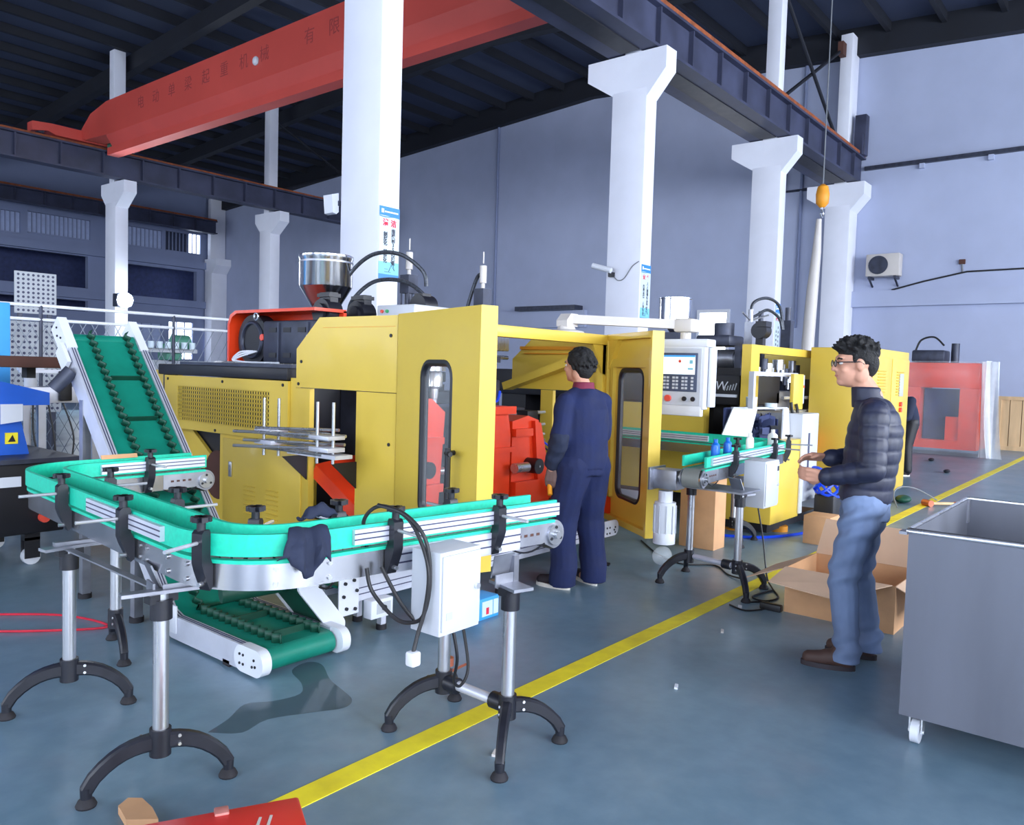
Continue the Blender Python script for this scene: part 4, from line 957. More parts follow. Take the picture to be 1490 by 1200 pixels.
for x in (IX0+.155, IX1-.115):
    P = []; N = 300
    for i in range(N+1):
        s = LT*i/N; p, nn, tt = belt_point(s); o = .016*math.sin(2*PI*s/.06)
        for h in (0, .05): P.append(V((x+o, 0, 0))+p+nn*h+tt*0)
    F = [(2*i, 2*i+2, 2*i+3, 2*i+1) for i in range(N)]
    sw = obj('corrugated_wall', B().add(P, F), 'belt_dark', ic, 60)
    md = sw.modifiers.new('thickness', 'SOLIDIFY'); md.thickness = .004
for k in range(8):
    p, nn, tt = belt_point(.10+.335*k)
    obj('cleat', B().obox(p+V(((IX0+IX1)/2+.02, 0, 0))+nn*.018, (1,0,0), tt, nn, .095, .004, .018), 'belt_dark', ic)
for x0, x1 in ((IX0, IX0+.045), (IX1-.045, IX1)):
    rl = obj('side_rail', section(-.11, .012, x0, x1), 'aluminium', ic)
    for o in (.013, .028): obj('rail_slot', section(.0125, .014, x0+o, x0+o+.006), 'slot_dark', rl)
    for s0 in (3.22, ):
        ep = rrect(3.20, .015, 3.44, .145, .06, 6)
        ec_ = obj('end_cap', B().prism(ep, 'x', x0-.012 if x0 < 2.3 else x0+.005, x1-.005 if x0 < 2.3 else x1+.012), 'white', ic)
        if x0 < 2.3:
            for yy, zz in ((3.36, .10), (3.39, .10), (3.36, .055), (3.39, .055), (3.27, .095), (3.26, .065), (3.285, .06)): obj('cap_screw', B().cyl((x0-.012, yy, zz), (x0-.016, yy, zz), .007, n=8), 'black', ec_)
    q = V((0, pC.y, pC.z)); tt = V((0, ca, sa))
    hb = obj('head_cap', B().obox(q+tt*.0+V(((x0+x1)/2, 0, 0))-n1*.045, (1,0,0), tt, n1, .028, .13, .062), 'white', ic)
    if x0 < 2.3:
        for k in range(5):
            c_ = q+tt*(-.10+.045*k)-n1*(.03+.03*(k % 2)); obj('cap_screw', B().cyl((x0-.006, c_.y, c_.z), (x0-.012, c_.y, c_.z), .007, n=8), 'black', hb)
hm = obj('head_motor', B().cyl((IX0-.01, 5.30, 1.42), (IX0-.10, 5.34, 1.30), .045, n=14), 'dark_steel', ic)
obj('motor_bracket', B().obox((IX0-.02, 5.40, 1.50), (0, ca, sa), (1,0,0), n1, .08, .012, .05), 'white', hm)
obj('bend_bracket', B().box(IX0-.012, 4.0, .05, IX0, 4.16, .20, .004), 'white', ic)
for x, y, h in ((IX0+.02, 5.18, 1.24), (IX1-.02, 5.18, 1.24), (IX0+.02, 4.5, .48), (IX1-.02, 4.5, .48)):
    lg = obj('leg', B().box(x-.025, y-.025, .03, x+.025, y+.025, h), 'steel_dull', ic)
    obj('foot', B().cyl((x, y, 0), (x, y, .03), .04, n=12), 'rubber', lg)
for x in (IX0+.02, IX1-.02): obj('tail_foot', B().box(x-.02, 3.5, 0, x+.02, 3.56, .03), 'rubber', ic)
# ---------------------------------------------------------------- low discharge belt conveyor running out of the machine
dc = thing('discharge_conveyor', 'low aluminium belt conveyor passing under the green-railed conveyor', 'conveyor', (4.1, 3.5, 0))
DY0, DY1, DZ = 3.40, 3.64, .30
obj('belt', B().box(2.74, DY0+.03, DZ-.01, 5.5, DY1-.03, DZ+.004), 'belt_green', dc)
for y in (DY0, DY1-.03):
    sr = obj('side_rail', B().box(2.80, y, DZ-.10, 5.35, y+.03, DZ+.02), 'aluminium', dc)
    for z in (DZ-.065, DZ-.03): obj('rail_slot', B().box(2.80, y-.0015, z, 5.35, y, z+.006), 'slot_dark', sr)
obj('side_plate', B().prism([(2.72, .33), (2.82, .385), (3.9, .385), (5.3, .345), (5.3, .30), (2.80, .29)], 'y', DY0-.004, DY0), 'aluminium', dc)
ang2 = math.atan2(-.25, .22)
def nose(y0, y1):
    a = V((2.50, 0, .36)); c = V((2.70, 0, .11)); d = (c-a).normalized(); up = V((-d.z, 0, d.x)); r = .052; P = []
    for k in range(9): th = PI/2-PI*k/8; P.append(c+d*r*math.cos(th)+up*r*math.sin(th))
    for k in range(9): th = -PI/2-PI*k/8; P.append(a+d*r*math.cos(th)+up*r*math.sin(th))
    return [(p.x, p.z) for p in P], y0, y1
P, y0_, y1_ = nose(0, 0)
obj('nose_cover', B().prism(P, 'y', DY0-.03, DY0-.015), 'white', dc)
obj('nose_cover', B().prism(P, 'y', DY1+.015, DY1+.03), 'white', dc)
obj('nose_belt', B().obox((2.60, 3.52, .235), (.2, 0, -.25), (0,1,0), (.25, 0, .2), .16, .125, .045), 'belt_dark', dc)
obj('feed_roller', B().cyl((2.16, 3.62, .34), (2.48, 3.52, .36), .05, n=18), 'belt_dark', dc)
obj('joint_plate', B().box(2.72, DY0-.012, .14, 2.86, DY0, .36, .006), 'white', dc)
for x, z in ((2.76, .32), (2.82, .33), (2.77, .18), (2.83, .17), (2.84, .27), (2.75, .25)): obj('joint_screw', B().cyl((x, DY0-.012, z), (x, DY0-.022, z), .010, n=8), 'black', dc)
for x in (3.05, 4.1, 5.2):
    for y in (DY0+.015, DY1-.015):
        lg = obj('leg', B().box(x-.018, y-.018, .03, x+.018, y+.018, DZ-.1), 'aluminium', dc); obj('foot', B().cyl((x, y, 0), (x, y, .03), .03, n=12), 'rubber', lg)
ecp = obj('end_cap', B().prism(rrect(5.30, DZ-.10, 5.55, DZ+.025, .055, 6), 'y', DY0-.014, DY0), 'white', dc)
for x, z in ((5.38, .27), (5.42, .27), (5.38, .225), (5.42, .225), (5.50, .265), (5.50, .225), (5.485, .245)): obj('cap_screw', B().cyl((x, DY0-.014, z), (x, DY0-.018, z), .008, n=8), 'black', ecp)
sb = obj('speed_box', B().box(2.90, DY0-.07, .10, 3.06, DY0, .205, .006), 'white', dc)
obj('speed_dial_plate', B().box(2.94, DY0-.073, .125, 3.04, DY0-.07, .185), 'plate_grey', sb)
obj('speed_dial', B().cyl((2.99, DY0-.073, .155), (2.99, DY0-.082, .155), .016, n=12), 'black', sb)
obj('speed_cable', B().tube(spline([(2.56, 3.38, .35), (2.62, 3.36, .33), (2.70, 3.37, .38), (2.75, 3.39, .42)]), .006, 6), 'cable', sb)
# small carton with printed labels standing behind the stand
ct = thing('parts_carton', 'small blue and white printed carton under the discharge conveyor', 'carton', (3.6, 3.15, 0))
obj('carton_body', B().box(3.50, 3.10, 0, 3.72, 3.24, .13, .004), 'blue_light', ct)
obj('carton_label', B().box(3.565, 3.098, .02, 3.66, 3.10, .11), 'poster_white', ct)
obj('carton_label', B().box(3.668, 3.098, .02, 3.712, 3.10, .11), 'poster_white', ct)
obj('label_print', B().box(3.60, 3.0965, .03, 3.625, 3.098, .07), 'ink_red', ct)

# ================================================================ the farther conveyor with bottles
c2 = thing('bottle_conveyor', 'bottle conveyor with green rails carrying blue and white bottles', 'conveyor', (6.2, 2.8, 0), 'bottle conveyors')
path2 = fillet([(5.02, 2.48, 0), (7.03, 2.64, 0), (7.13, 5.2, 0)], [.24], 12)
path2r = list(reversed(path2))
L2 = plen(path2)
conveyor(c2, path2r, [(.1, 1.9)], [(L2-1.75, L2-.08), (.1, 1.9)])
drive_end(c2, path2r[-1], path2r[-1]-path2r[-2])
for s, sg in ((L2-.5, 1), (L2-1.45, 1), (L2-1.9, 1), (L2-1.2, -1), (.7, -1), (.7, 1)):
    p, o = side_of(path2r, s, sg); rail_bracket(c2, p, o, rod=.2 if sg > 0 and s > 1.6 else .1)
post(c2, (5.30, 2.26), .69, [(.42, -.2, 0), (-.38, -.3, 0)], .26, ((.2, 1, 0), .09, .05))
post(c2, (5.36, 2.66), .72, [(-.42, .2, 0), (.42, .25, 0)], .26)
post(c2, (6.9, 3.0), .74, [(-.35, -.3, 0), (.4, -.2, 0)], .26)
post(c2, (7.1, 4.0), .74, [(-.4, 0, 0), (.4, 0, 0)], .26)
obj('cross_tube', B().cyl((5.30, 2.30, .18), (5.36, 2.62, .18), .02, n=12), 'aluminium', c2)
obj('tube_clamp', B().cyl((5.306, 2.31, .18), (5.312, 2.37, .18), .034, n=12), 'black_plastic', c2)
obj('mount_bracket', B().obox((5.34, 2.31, .75), (.2, 1, 0), (1, -.2, .6), (-.6, .1, 1), .05, .003, .05).box(5.2, 2.2, .70, 5.5, 2.68, .712), 'steel_dull', c2)
gm = obj('gear_motor', B().cyl((5.08, 2.72, .32), (5.08, 2.72, .60), .075, n=20).cyl((5.08, 2.72, .60), (5.08, 2.72, .68), .05, n=16), 'white', c2)
obj('gearbox', B().box(5.0, 2.60, .70, 5.14, 2.80, .84, .01).box(4.96, 2.78, .69, 5.18, 2.80, .85, .004), 'steel_dull', gm)
for k in range(10):
    a = 2*PI*k/10; obj('cooling_fin', B().obox((5.08+.077*math.cos(a), 2.72+.077*math.sin(a), .48), (math.cos(a), math.sin(a), 0), (-math.sin(a), math.cos(a), 0), (0,0,1), .006, .002, .10), 'box_grey', gm)
obj('fan_cover', B().lathe([(.06, .30), (.078, .305), (.078, .38), (.074, .385)], (5.08, 2.72, 0), 20), 'white', gm)
bx = thing('control_box', 'grey control box on the stand of the conveyor carrying bottles', 'electrical box', (5.68, 2.30, .52))
obj('box_body', B().box(5.58, 2.20, .56, 5.84, 2.36, .90, .004), 'box_grey', bx)
dr = obj('box_door', B().box(5.59, 2.192, .575, 5.83, 2.20, .885, .003), 'box_grey', bx)
obj('lock', B().cyl((5.80, 2.192, .72), (5.80, 2.182, .72), .010, n=10), 'chrome', dr)
obj('name_plate', B().box(5.79, 2.190, .82, 5.82, 2.192, .855), 'dark_steel', dr)
obj('box_hanger', B().box(5.68, 2.36, .72, 5.74, 2.47, .76), 'steel_dull', bx)
def bottle(x, y, name, m, label, rz=.2, h=.17):
    b = B(Matrix.Translation((x, y, .867)) @ Matrix.Rotation(rz, 4, 'Z')); P = []; N = 24; secs = []
    for z, a, c_ in ((0, .042, .027), (.006, .045, .029), (h*.68, .045, .029), (h*.78, .040, .026), (h*.84, .020, .017), (h*.86, .015, .015), (h, .015, .015), (h, .012, .012)):
        secs.append([(a*math.copysign(abs(math.cos(t_))**.7, math.cos(t_)), c_*math.copysign(abs(math.sin(t_))**.7, math.sin(t_)), z) for t_ in [2*PI*i/N for i in range(N)]])
    P = [p for s in secs for p in s]; F = [(j*N+i, j*N+(i+1) % N, (j+1)*N+(i+1) % N, (j+1)*N+i) for j in range(len(secs)-1) for i in range(N)]
    F += [tuple(range(N-1, -1, -1)), tuple(range((len(secs)-1)*N, len(secs)*N))]
    b.add(P, F); return solo(name, b, m, label, 'bottle', 'bottles on the conveyor')
bottle(5.42, 2.515, 'plastic_bottle', 'blue_bottle', 'blue plastic bottle at the drive end of the conveyor', h=.18)
bottle(5.66, 2.53, 'plastic_bottle', 'blue_bottle', 'blue plastic bottle next to the conveyor drive-end bottle', h=.18)
bottle(6.18, 2.575, 'plastic_bottle', 'white_bottle', 'white plastic bottle on the straight green track', h=.19)
bottle(6.78, 2.622, 'plastic_bottle', 'white_bottle', 'white plastic bottle at the bend of the green track', 1.2, h=.19)

# ================================================================ second machine with trimming station
m2 = thing('molding_machine', 'yellow moulding machine with black extruder behind the bottle conveyor', 'machine', (8.6, 4.2, 0), 'moulding machines')
obj('side_guard', B().box(7.50, 3.62, .29, 7.56, 5.3, 1.20), 'yellow', m2)
obj('guard_edge', B().box(7.56, 3.62, .29, 7.62, 3.66, 1.20), 'yellow', m2)
obj('portal_post', B().box(8.0, 3.36, .3, 8.22, 3.46, 1.845), 'yellow', m2)
obj('portal_lintel', B().box(8.22, 3.36, 1.76, 10.4, 3.46, 1.845), 'yellow', m2)
obj('portal_post', B().box(10.2, 3.36, .3, 10.4, 3.46, 1.76), 'yellow', m2)
obj('far_side_panel', B().box(10.4, 3.4, .3, 10.44, 5.2, 1.84), 'yellow', m2)
br_ = obj('extruder_barrel', B().cyl((8.45, 3.5, 1.70), (8.45, 5.9, 1.70), .085, n=20), 'steel_dull', m2)
obj('barrel_cover', B().cyl((8.45, 3.72, 1.70), (8.45, 4.5, 1.70), .105, n=20), 'steel_dull', br_)
for y in (3.62, 4.55): obj('barrel_clamp', B().box(8.33, y, 1.56, 8.57, y+.07, 1.84), 'dark_steel', br_)
obj('heater_box', B().box(8.3, 3.6, 1.52, 8.6, 4.6, 1.60), 'black', br_)
bd = obj('machine_bed', B().box(8.06, 3.50, 1.20, 9.2, 7.2, 1.52, .01), 'black', m2)
obj('bed_plate', B().box(8.03, 3.52, 1.285, 8.06, 3.95, 1.315), 'white', bd)
obj('bed_back', B().box(8.4, 3.55, .1, 8.46, 6.9, 1.20), 'black', bd)
obj('bed_leg', B().box(8.1, 4.2, 0, 8.5, 4.5, 1.2), 'black', bd); obj('bed_leg', B().box(8.1, 6.4, 0, 8.9, 6.8, 1.2), 'black', bd)
text('maker_lettering', 'ATW', .13, 'white', bd, (8.053, 3.79, 1.40), (0, -1, 0), (0, 0, 1), shear=.2)
for k in range(5): obj('faded_mark', B().obox((8.053, 3.66-.03*k, 1.375+.006*k), (0, -.3, 1), (1, 0, 0), (0, 1, .3), .022+.004*k, .002, .006), 'plate_grey', bd)
obj('valve_unit', B().box(8.3, 3.74, 1.84, 8.7, 4.15, 1.96, .03).cyl((8.5, 3.9, 1.96), (8.5, 3.9, 2.10), .11, n=16), 'dark_steel', m2)
obj('cooling_fan', B().cyl((8.55, 3.52, 2.02), (8.70, 3.52, 2.02), .09, n=18).box(8.53, 3.43, 2.06, 8.69, 3.55, 2.12).box(8.58, 3.48, 1.84, 8.66, 3.56, 1.95), 'black_plastic', m2)
hp2 = obj('hopper', B().lathe([(.04, 1.96), (.07, 2.02), (.19, 2.14), (.19, 2.38), (.195, 2.385), (.195, 2.40), (.18, 2.40), (.18, 2.36)], (8.5, 4.52, 0), 36), 'hopper_steel', m2)
obj('hopper_neck', B().box(8.4, 4.42, 1.78, 8.6, 4.62, 2.0), 'dark_steel', hp2)
for x in (9.1, 9.4): obj('blow_cylinder', B().box(x-.05, 3.8, 1.6, x+.05, 3.9, 2.15).cyl((x, 3.85, 2.15), (x, 3.85, 2.3), .03, n=12), 'steel_dull' if x < 9.2 else 'dark_steel', m2)
obj('cross_handle', B().cyl((8.75, 3.8, 2.24), (9.1, 3.85, 2.17), .012, n=6).cyl((9.1, 3.85, 2.17), (9.5, 3.8, 2.26), .012, n=6), 'steel', m2)
for k, hgt in enumerate((2.46, 2.32)): obj('hose', B().tube(spline([(9.1, 3.85, 2.2), (9.16+.1*k, 3.85, hgt-.08), (9.45+.03*k, 3.8, hgt), (9.72, 3.75, hgt-.08), (9.8-.03*k, 3.72, 2.1)]), .018, 8), 'foil_hose', m2)
obj('blow_cylinder', B().box(9.85, 3.65, 1.8, 9.97, 3.77, 2.22).cyl((9.91, 3.71, 2.22), (9.91, 3.71, 2.38), .035, n=12), 'dark_steel', m2)
for k in range(14):
    x = 8.45+.115*k; z = 1.66-.05*(k % 4); obj('die_part', B().cyl((x, 3.6, z-.06), (x, 3.6, z+.06), .045+.012*(k % 3), n=14).cyl((x, 3.6, z-.14), (x, 3.6, z-.06), .022, n=10), ('steel_dull', 'dark_steel', 'steel')[k % 3], m2)
for x0_, y0_, z0_, x1_, y1_, z1_, mm in ((8.3, 3.6, .9, 9.0, 3.9, 1.45, 'black'), (9.1, 3.5, .7, 9.7, 3.8, 1.35, 'steel_dull'), (9.2, 3.4, .4, 9.9, 3.7, .7, 'aluminium'), (8.3, 3.5, .45, 9.1, 3.8, .9, 'dark_steel'), (9.75, 3.45, .5, 10.1, 3.8, 1.5, 'dark_steel')):
    obj('mould_block', B().box(x0_, y0_, z0_, x1_, y1_, z1_, .02), mm, m2)
for x, z in ((9.05, .72), (9.45, .76)): obj('clamp_part', B().prism([(x-.12, z-.14), (x+.12, z-.14), (x+.1, z+.12), (x-.06, z+.14)], 'y', 3.2, 3.36), 'red', m2)
for z in (1.28, 1.12, .98): obj('slide_rod', B().cyl((8.9, 3.35, z), (9.95, 3.35, z), .02, n=10), 'chrome', m2)
# trimming station in front
ts = thing('trimming_station', 'white and yellow trimming station with an open scrap bin', 'machine', (7.9, 3.1, 0))
obj('base_cabinet', B().box(7.32, 2.82, .12, 8.05, 3.33, .90, .006), 'yellow', ts)
obj('base_frame', B().box(7.35, 2.86, .04, 8.7, 3.33, .12), 'black', ts)
obj('grey_cover', B().box(8.07, 2.82, .25, 8.55, 3.33, 1.15, .01), 'box_grey', ts)
obj('cover_slot', B().box(8.25, 2.815, .5, 8.29, 2.82, .95), 'slot_dark', ts)
def quad_plate(P, th, nm, m):
    P = [V(p) for p in P]; nn_ = (P[1]-P[0]).cross(P[2]-P[0]).normalized()*th
    return obj(nm, B().add(P+[p+nn_ for p in P], [(3,2,1,0),(4,5,6,7),(0,1,5,4),(1,2,6,5),(2,3,7,6),(3,0,4,7)]), m, ts)
quad_plate([(7.28, 3.34, .90), (7.56, 3.16, .90), (7.64, 3.13, 1.20), (7.34, 3.25, 1.20)], .015, 'bin_side', 'white')
quad_plate([(7.84, 2.95, .90), (8.06, 2.95, .90), (8.06, 2.98, 1.20), (7.93, 2.98, 1.20)], .015, 'bin_side', 'white')
obj('bin_rim', B().beam((7.34, 3.25, 1.20), (8.06, 2.99, 1.20), .03, .02), 'box_grey', ts)
obj('bin_back', B().box(7.34, 3.32, .90, 7.98, 3.34, 1.20), 'blue_dark', ts)
sc = B()
for k in range(70): sc.obox((7.62+.4*random.random(), 3.02+.28*random.random(), .92+.2*random.random()), (random.uniform(-1,1), random.uniform(-1,1), random.uniform(-.4,.4)), (random.uniform(-1,1), random.uniform(-1,1), 1), (0,0,1), .05, .004, .03)
obj('plastic_scrap', sc, 'blue_dark', ts, 0, kind='stuff')
fr_ = obj('guard_frame', B().box(7.42, 3.08, 1.20, 7.47, 3.13, 1.52).box(7.42, 3.08, 1.5201, 8.6, 3.13, 1.56), 'aluminium', ts)
obj('guard_panel', B().box(8.22, 2.98, 1.18, 8.50, 3.02, 1.55, .006), 'yellow', ts)
obj('side_lamp', B().box(8.52, 3.0, 1.24, 8.58, 3.06, 1.54), 'panel_grey', ts)
obj('tape_roll', B().cyl((7.85, 3.07, 1.21), (7.85, 3.07, 1.25), .06, n=18), 'poster_white', ts)
obj('clear_cup', B().lathe([(.05, 1.18), (.055, 1.28), (.052, 1.28), (.047, 1.185)], (7.58, 3.16, .03), 16), 'poster_white', ts)
obj('pilot_light', B().cyl((8.55, 2.99, 1.42), (8.55, 3.0, 1.42), .014, n=8), 'button_red', ts)
for x, y in ((7.5, 3.25), (7.75, 2.9), (8.6, 2.9)): obj('foot', B().cyl((x, y, 0), (x, y, .055), .09, n=16), 'orange', ts)
obj('film_wrap', B().box(8.02, 2.80, .15, 8.10, 2.815, .92), 'film_dense', ts)
obj('twisted_hose', B().tube(spline([(8.1, 2.96, 1.26), (8.12, 2.95, 1.16), (8.2, 2.95, 1.10), (8.27, 2.95, 1.15), (8.25, 2.96, 1.24)]), .016, 6), 'cable', ts)
# carton standing behind the stand
solo('tall_carton', B().box(6.4, 2.95, 0, 6.62, 3.28, .62, .004), 'cardboard', 'upright brown carton behind the conveyor stand', 'carton')
# electrical cabinet beside the second machine
ec_ = thing('electrical_cabinet', 'tall yellow electrical cabinet with louvres behind the man in the jacket', 'cabinet', (10.5, 2.95, 0))
obj('cabinet_body', B().box(9.6, 2.62, .12, 11.3, 3.3, 1.88, .01), 'yellow', ec_)
obj('plinth', B().box(9.7, 2.7, 0, 11.2, 3.2, .12), 'black', ec_)
for x0_, x1_ in ((9.64, 10.42), (10.46, 11.26)):
    dd = obj('cabinet_door', B().box(x0_, 2.60, .16, x1_, 2.62, 1.78, .006), 'yellow', ec_)
    for i in range(9): obj('louvre', B().obox(((x0_+x1_)/2-.05, 2.595, 1.34+.035*i), (1,0,0), (0,1,.5), (0,-.5,1), .16, .008, .004), 'yellow', dd)
obj('meter_panel', B().box(10.78, 2.585, 1.32, 10.95, 2.60, 1.60, .004), 'plate_grey', ec_)
for z in (1.22, 1.15): obj('switch', B().cyl((10.86, 2.60, z), (10.86, 2.57, z), .03, n=12), 'button_red', ec_)
solo('dark_bundle', B().ball((10.75, 2.47, .05), (.16, .09, .05), 14, 8), 'belt_dark', 'dark green bundle on the floor by the yellow cabinet', 'bundle')
# ================================================================ things on and beside the aisle
# stainless bin on castors
bn = thing('steel_bin', 'large open stainless steel bin on castors beside the aisle', 'bin', (4.16, .2, 0))
bx0, bx1, by0, by1, bz0, bz1 = 3.56, 4.78, -.42, .79, .125, .895
w_ = B()
for a in ((bx0, by0, bx0+.012, by1), (bx1-.012, by0, bx1, by1), (bx0+.0121, by0, bx1-.0121, by0+.012), (bx0+.0121, by1-.012, bx1-.0121, by1)): w_.box(a[0], a[1], bz0, a[2], a[3], bz1)
w_.box(bx0+.0122, by0+.0122, bz0, bx1-.0122, by1-.0122, bz0+.02)
obj('bin_body', w_, 'bin_steel', bn)
obj('bin_rim', B().tube([(bx0-.004, by0, bz1), (bx0-.004, by1, bz1), (bx1, by1, bz1), (bx1, by0, bz1)], .011, 8, closed=True), 'steel', bn)
obj('rim_tab', B().box(bx0-.03, by1, bz1-.016, bx0+.03, by1+.03, bz1-.004), 'steel_dull', bn)
obj('rim_tab', B().box(bx1-.05, by1-.02, bz1-.12, bx1-.012, by1-.012, bz1), 'steel_dull', bn)
for x in (bx0+.08, bx1-.08):
    for y in (by0+.08, by1-.055):
        cs_ = obj('castor', B().cyl((x-.012, y-.016, .048), (x-.012, y+.016, .048), .048, n=22), 'white', bn)
        obj('castor_fork', B().box(x-.03, y-.026, .045, x+.012, y-.02, .115).box(x-.03, y+.02, .045, x+.012, y+.026, .115).box(x-.04, y-.035, .113, x+.03, y+.035, .125).cyl((x-.012, y-.03, .048), (x-.012, y+.03, .048), .009, n=10), 'chrome', cs_)
# open cardboard box
cbx = thing('cardboard_box', 'open brown cardboard box with spread flaps behind the man in jeans', 'box', (5.35, 1.5, 0))
kx0, kx1, ky0, ky1, kh = 5.08, 5.66, 1.18, 1.84, .29
b = B()
for a in ((kx0, ky0, kx0+.006, ky1), (kx1-.006, ky0, kx1, ky1), (kx0+.0061, ky0, kx1-.0061, ky0+.006), (kx0+.0061, ky1-.006, kx1-.0061, ky1)): b.box(a[0], a[1], 0, a[2], a[3], kh)
b.box(kx0+.0062, ky0+.0062, .001, kx1-.0062, ky1-.0062, .006)
obj('box_wall', b, 'cardboard', cbx)
def flap(P, nm='box_flap'):
    P = [V(p) for p in P]; n = (P[1]-P[0]).cross(P[2]-P[0]).normalized()*.005
    obj(nm, B().add(P+[p+n for p in P], [(3,2,1,0),(4,5,6,7),(0,1,5,4),(1,2,6,5),(2,3,7,6),(3,0,4,7)]), 'cardboard_in', cbx)
flap([(kx0, ky0+.02, kh), (kx0, ky1, kh), (kx0-.34, ky1-.02, kh-.03), (kx0-.34, ky0+.26, kh-.06)])
flap([(kx1, ky1, kh), (kx1, ky0, kh), (kx1+.05, ky0+.04, kh+.24), (kx1+.05, ky1-.04, kh+.24)])
flap([(kx0, ky0, kh), (kx1, ky0, kh), (kx1-.04, ky0-.28, kh-.14), (kx0+.04, ky0-.28, kh-.14)])
flap([(kx1, ky1, kh), (kx0, ky1, kh), (kx0+.03, ky1+.27, kh-.12), (kx1-.03, ky1+.27, kh-.12)])
solo('small_carton', B().box(7.35, 2.28, 0, 7.62, 2.52, .26, .004), 'cardboard', 'small closed carton on the floor behind the man in jeans', 'carton')
# red tool case at the lower edge
u_ = V((.89, -.46, 0)); v_ = V((.46, .89, 0)); Mx = Matrix(((u_.x, v_.x, 0, 1.43), (u_.y, v_.y, 0, 1.96), (0, 0, 1, 0), (0, 0, 0, 1)))
tc_ = thing('tool_case', 'flat red plastic tool case lying on the floor', 'tool case', (1.2, 1.95, 0))
obj('case_base', B(Mx).box(-.52, -.30, 0, 0, 0, .11, .008), 'toolbox_red', tc_)
obj('case_lid', B(Mx).box(-.525, -.305, .112, .005, .005, .20, .010), 'toolbox_red', tc_)
obj('latch', B(Mx).box(-.235, -.03, .10, -.195, .012, .207, .004), 'lip', tc_)
for x in (-.13, -.10): obj('lid_mark', B(Mx).obox((x, -.13, .2005), (.3, 1, 0), (1, -.3, 0), (0,0,1), .055, .004, .001), 'cream', tc_)
solo('cardboard_piece', B().prism([(1.19, 2.60), (1.235, 2.625), (1.265, 2.59), (1.26, 2.51), (1.24, 2.43), (1.17, 2.5)], 'z', .002, .03), 'cardboard', 'flat cardboard piece beside the red tool case', 'cardboard')
# hammer on the floor
hm = thing('mallet', 'copper-headed mallet lying on the yellow line', 'mallet', (10.85, 2.05, 0))
obj('handle', B().tube([(10.74, 2.17, .035), (11.0, 1.94, .03)], .018, 8), 'wood', hm)
obj('mallet_head', B().cyl((10.68, 2.14, .04), (10.76, 2.24, .04), .04, n=14), 'copper', hm)
obj('end_knob', B().ball((11.0, 1.94, .03), .027), 'copper', hm)
# floor cables and hoses
def cable(pts, r, m, label, nm='floor_cable'): return solo(nm, B().tube(spline(pts, 6), r, 6), m, label, 'cable')
cable([(1.5, 5.3, .008), (1.9, 4.9, .008), (2.0, 4.5, .008), (1.7, 4.7, .008), (1.4, 5.0, .008), (1.2, 5.2, .008), (.9, 5.6, .008)], .007, 'cable_red', 'thin red hose curling on the floor under the green rails')
cable([(6.3, 3.6, .006), (5.9, 3.2, .006), (5.75, 2.9, .006), (5.9, 2.7, .006), (5.7, 2.5, .006), (5.6, 2.32, .02)], .006, 'cable', 'thin black cable on the floor by the conveyor stand')
cable([(5.72, 2.3, .55), (5.75, 2.26, .3), (5.7, 2.2, .05), (5.55, 2.1, .01), (5.35, 1.98, .006), (5.2, 2.02, .006), (5.25, 2.12, .006), (5.5, 2.08, .006)], .006, 'cable', 'black cable dropping from the grey control box to the floor')
cable([(7.0, 3.3, .012), (7.2, 2.9, .012), (7.6, 2.7, .012), (8.1, 2.6, .012), (8.4, 2.55, .012), (8.5, 2.6, .2), (8.45, 2.7, .5)], .014, 'blue_hose', 'blue air hose on the floor at the trimming station')
hb_ = thing('hose_coil', 'coil of bright blue air hose beside the grey cover', 'hose', (8.3, 2.6, .2))
for k in range(6):
    obj('coil_turn', B().tube([(8.35+(.16+.01*k)*math.cos(a), 2.62+.10*math.sin(a)+.01*k, .42+.02*k+.10*math.sin(a+k)) for a in [2*PI*i/20 for i in range(20)]], .014, 6, closed=True), 'blue_hose', hb_)
obj('coil_base', B().box(8.2, 2.52, 0, 8.5, 2.72, .34, .02), 'black', hb_)
cable([(4.95, 2.15, .006), (4.9, 2.02, .006), (5.05, 1.94, .006), (5.2, 1.99, .006), (5.1, 2.08, .006)], .006, 'cable', 'small loop of black cable on the yellow line')
solo('junction_box', B().box(5.02, 1.84, 0, 5.07, 1.98, .045, .01), 'cable', 'small dark connector block by the box flap', 'connector')
cable([(11.3, 2.2, .01), (11.1, 2.4, .15), (10.7, 2.5, .2), (10.4, 2.5, .14), (10.2, 2.4, .01)], .008, 'cable_grey', 'pale springy hose arching near the mallet')
# wet patch
pp_ = [(1.70, 2.93), (1.79, 2.83), (1.93, 2.86), (2.10, 2.78), (2.22, 2.72), (2.30, 2.76), (2.34, 2.88), (2.38, 3.02), (2.47, 3.2), (2.44, 3.28), (2.32, 3.24), (2.26, 3.08), (2.18, 2.98), (2.05, 3.0), (1.95, 3.06), (1.82, 2.98)]
solo('water_puddle', B().prism([tuple(p)[:2] for p in spline([V((a, c, 0)) for a, c in pp_+pp_[:1]], 4)[:-1]], 'z', 0.0005, .0025), 'water', 'thin dark puddle of water in front of the green belt', 'puddle')
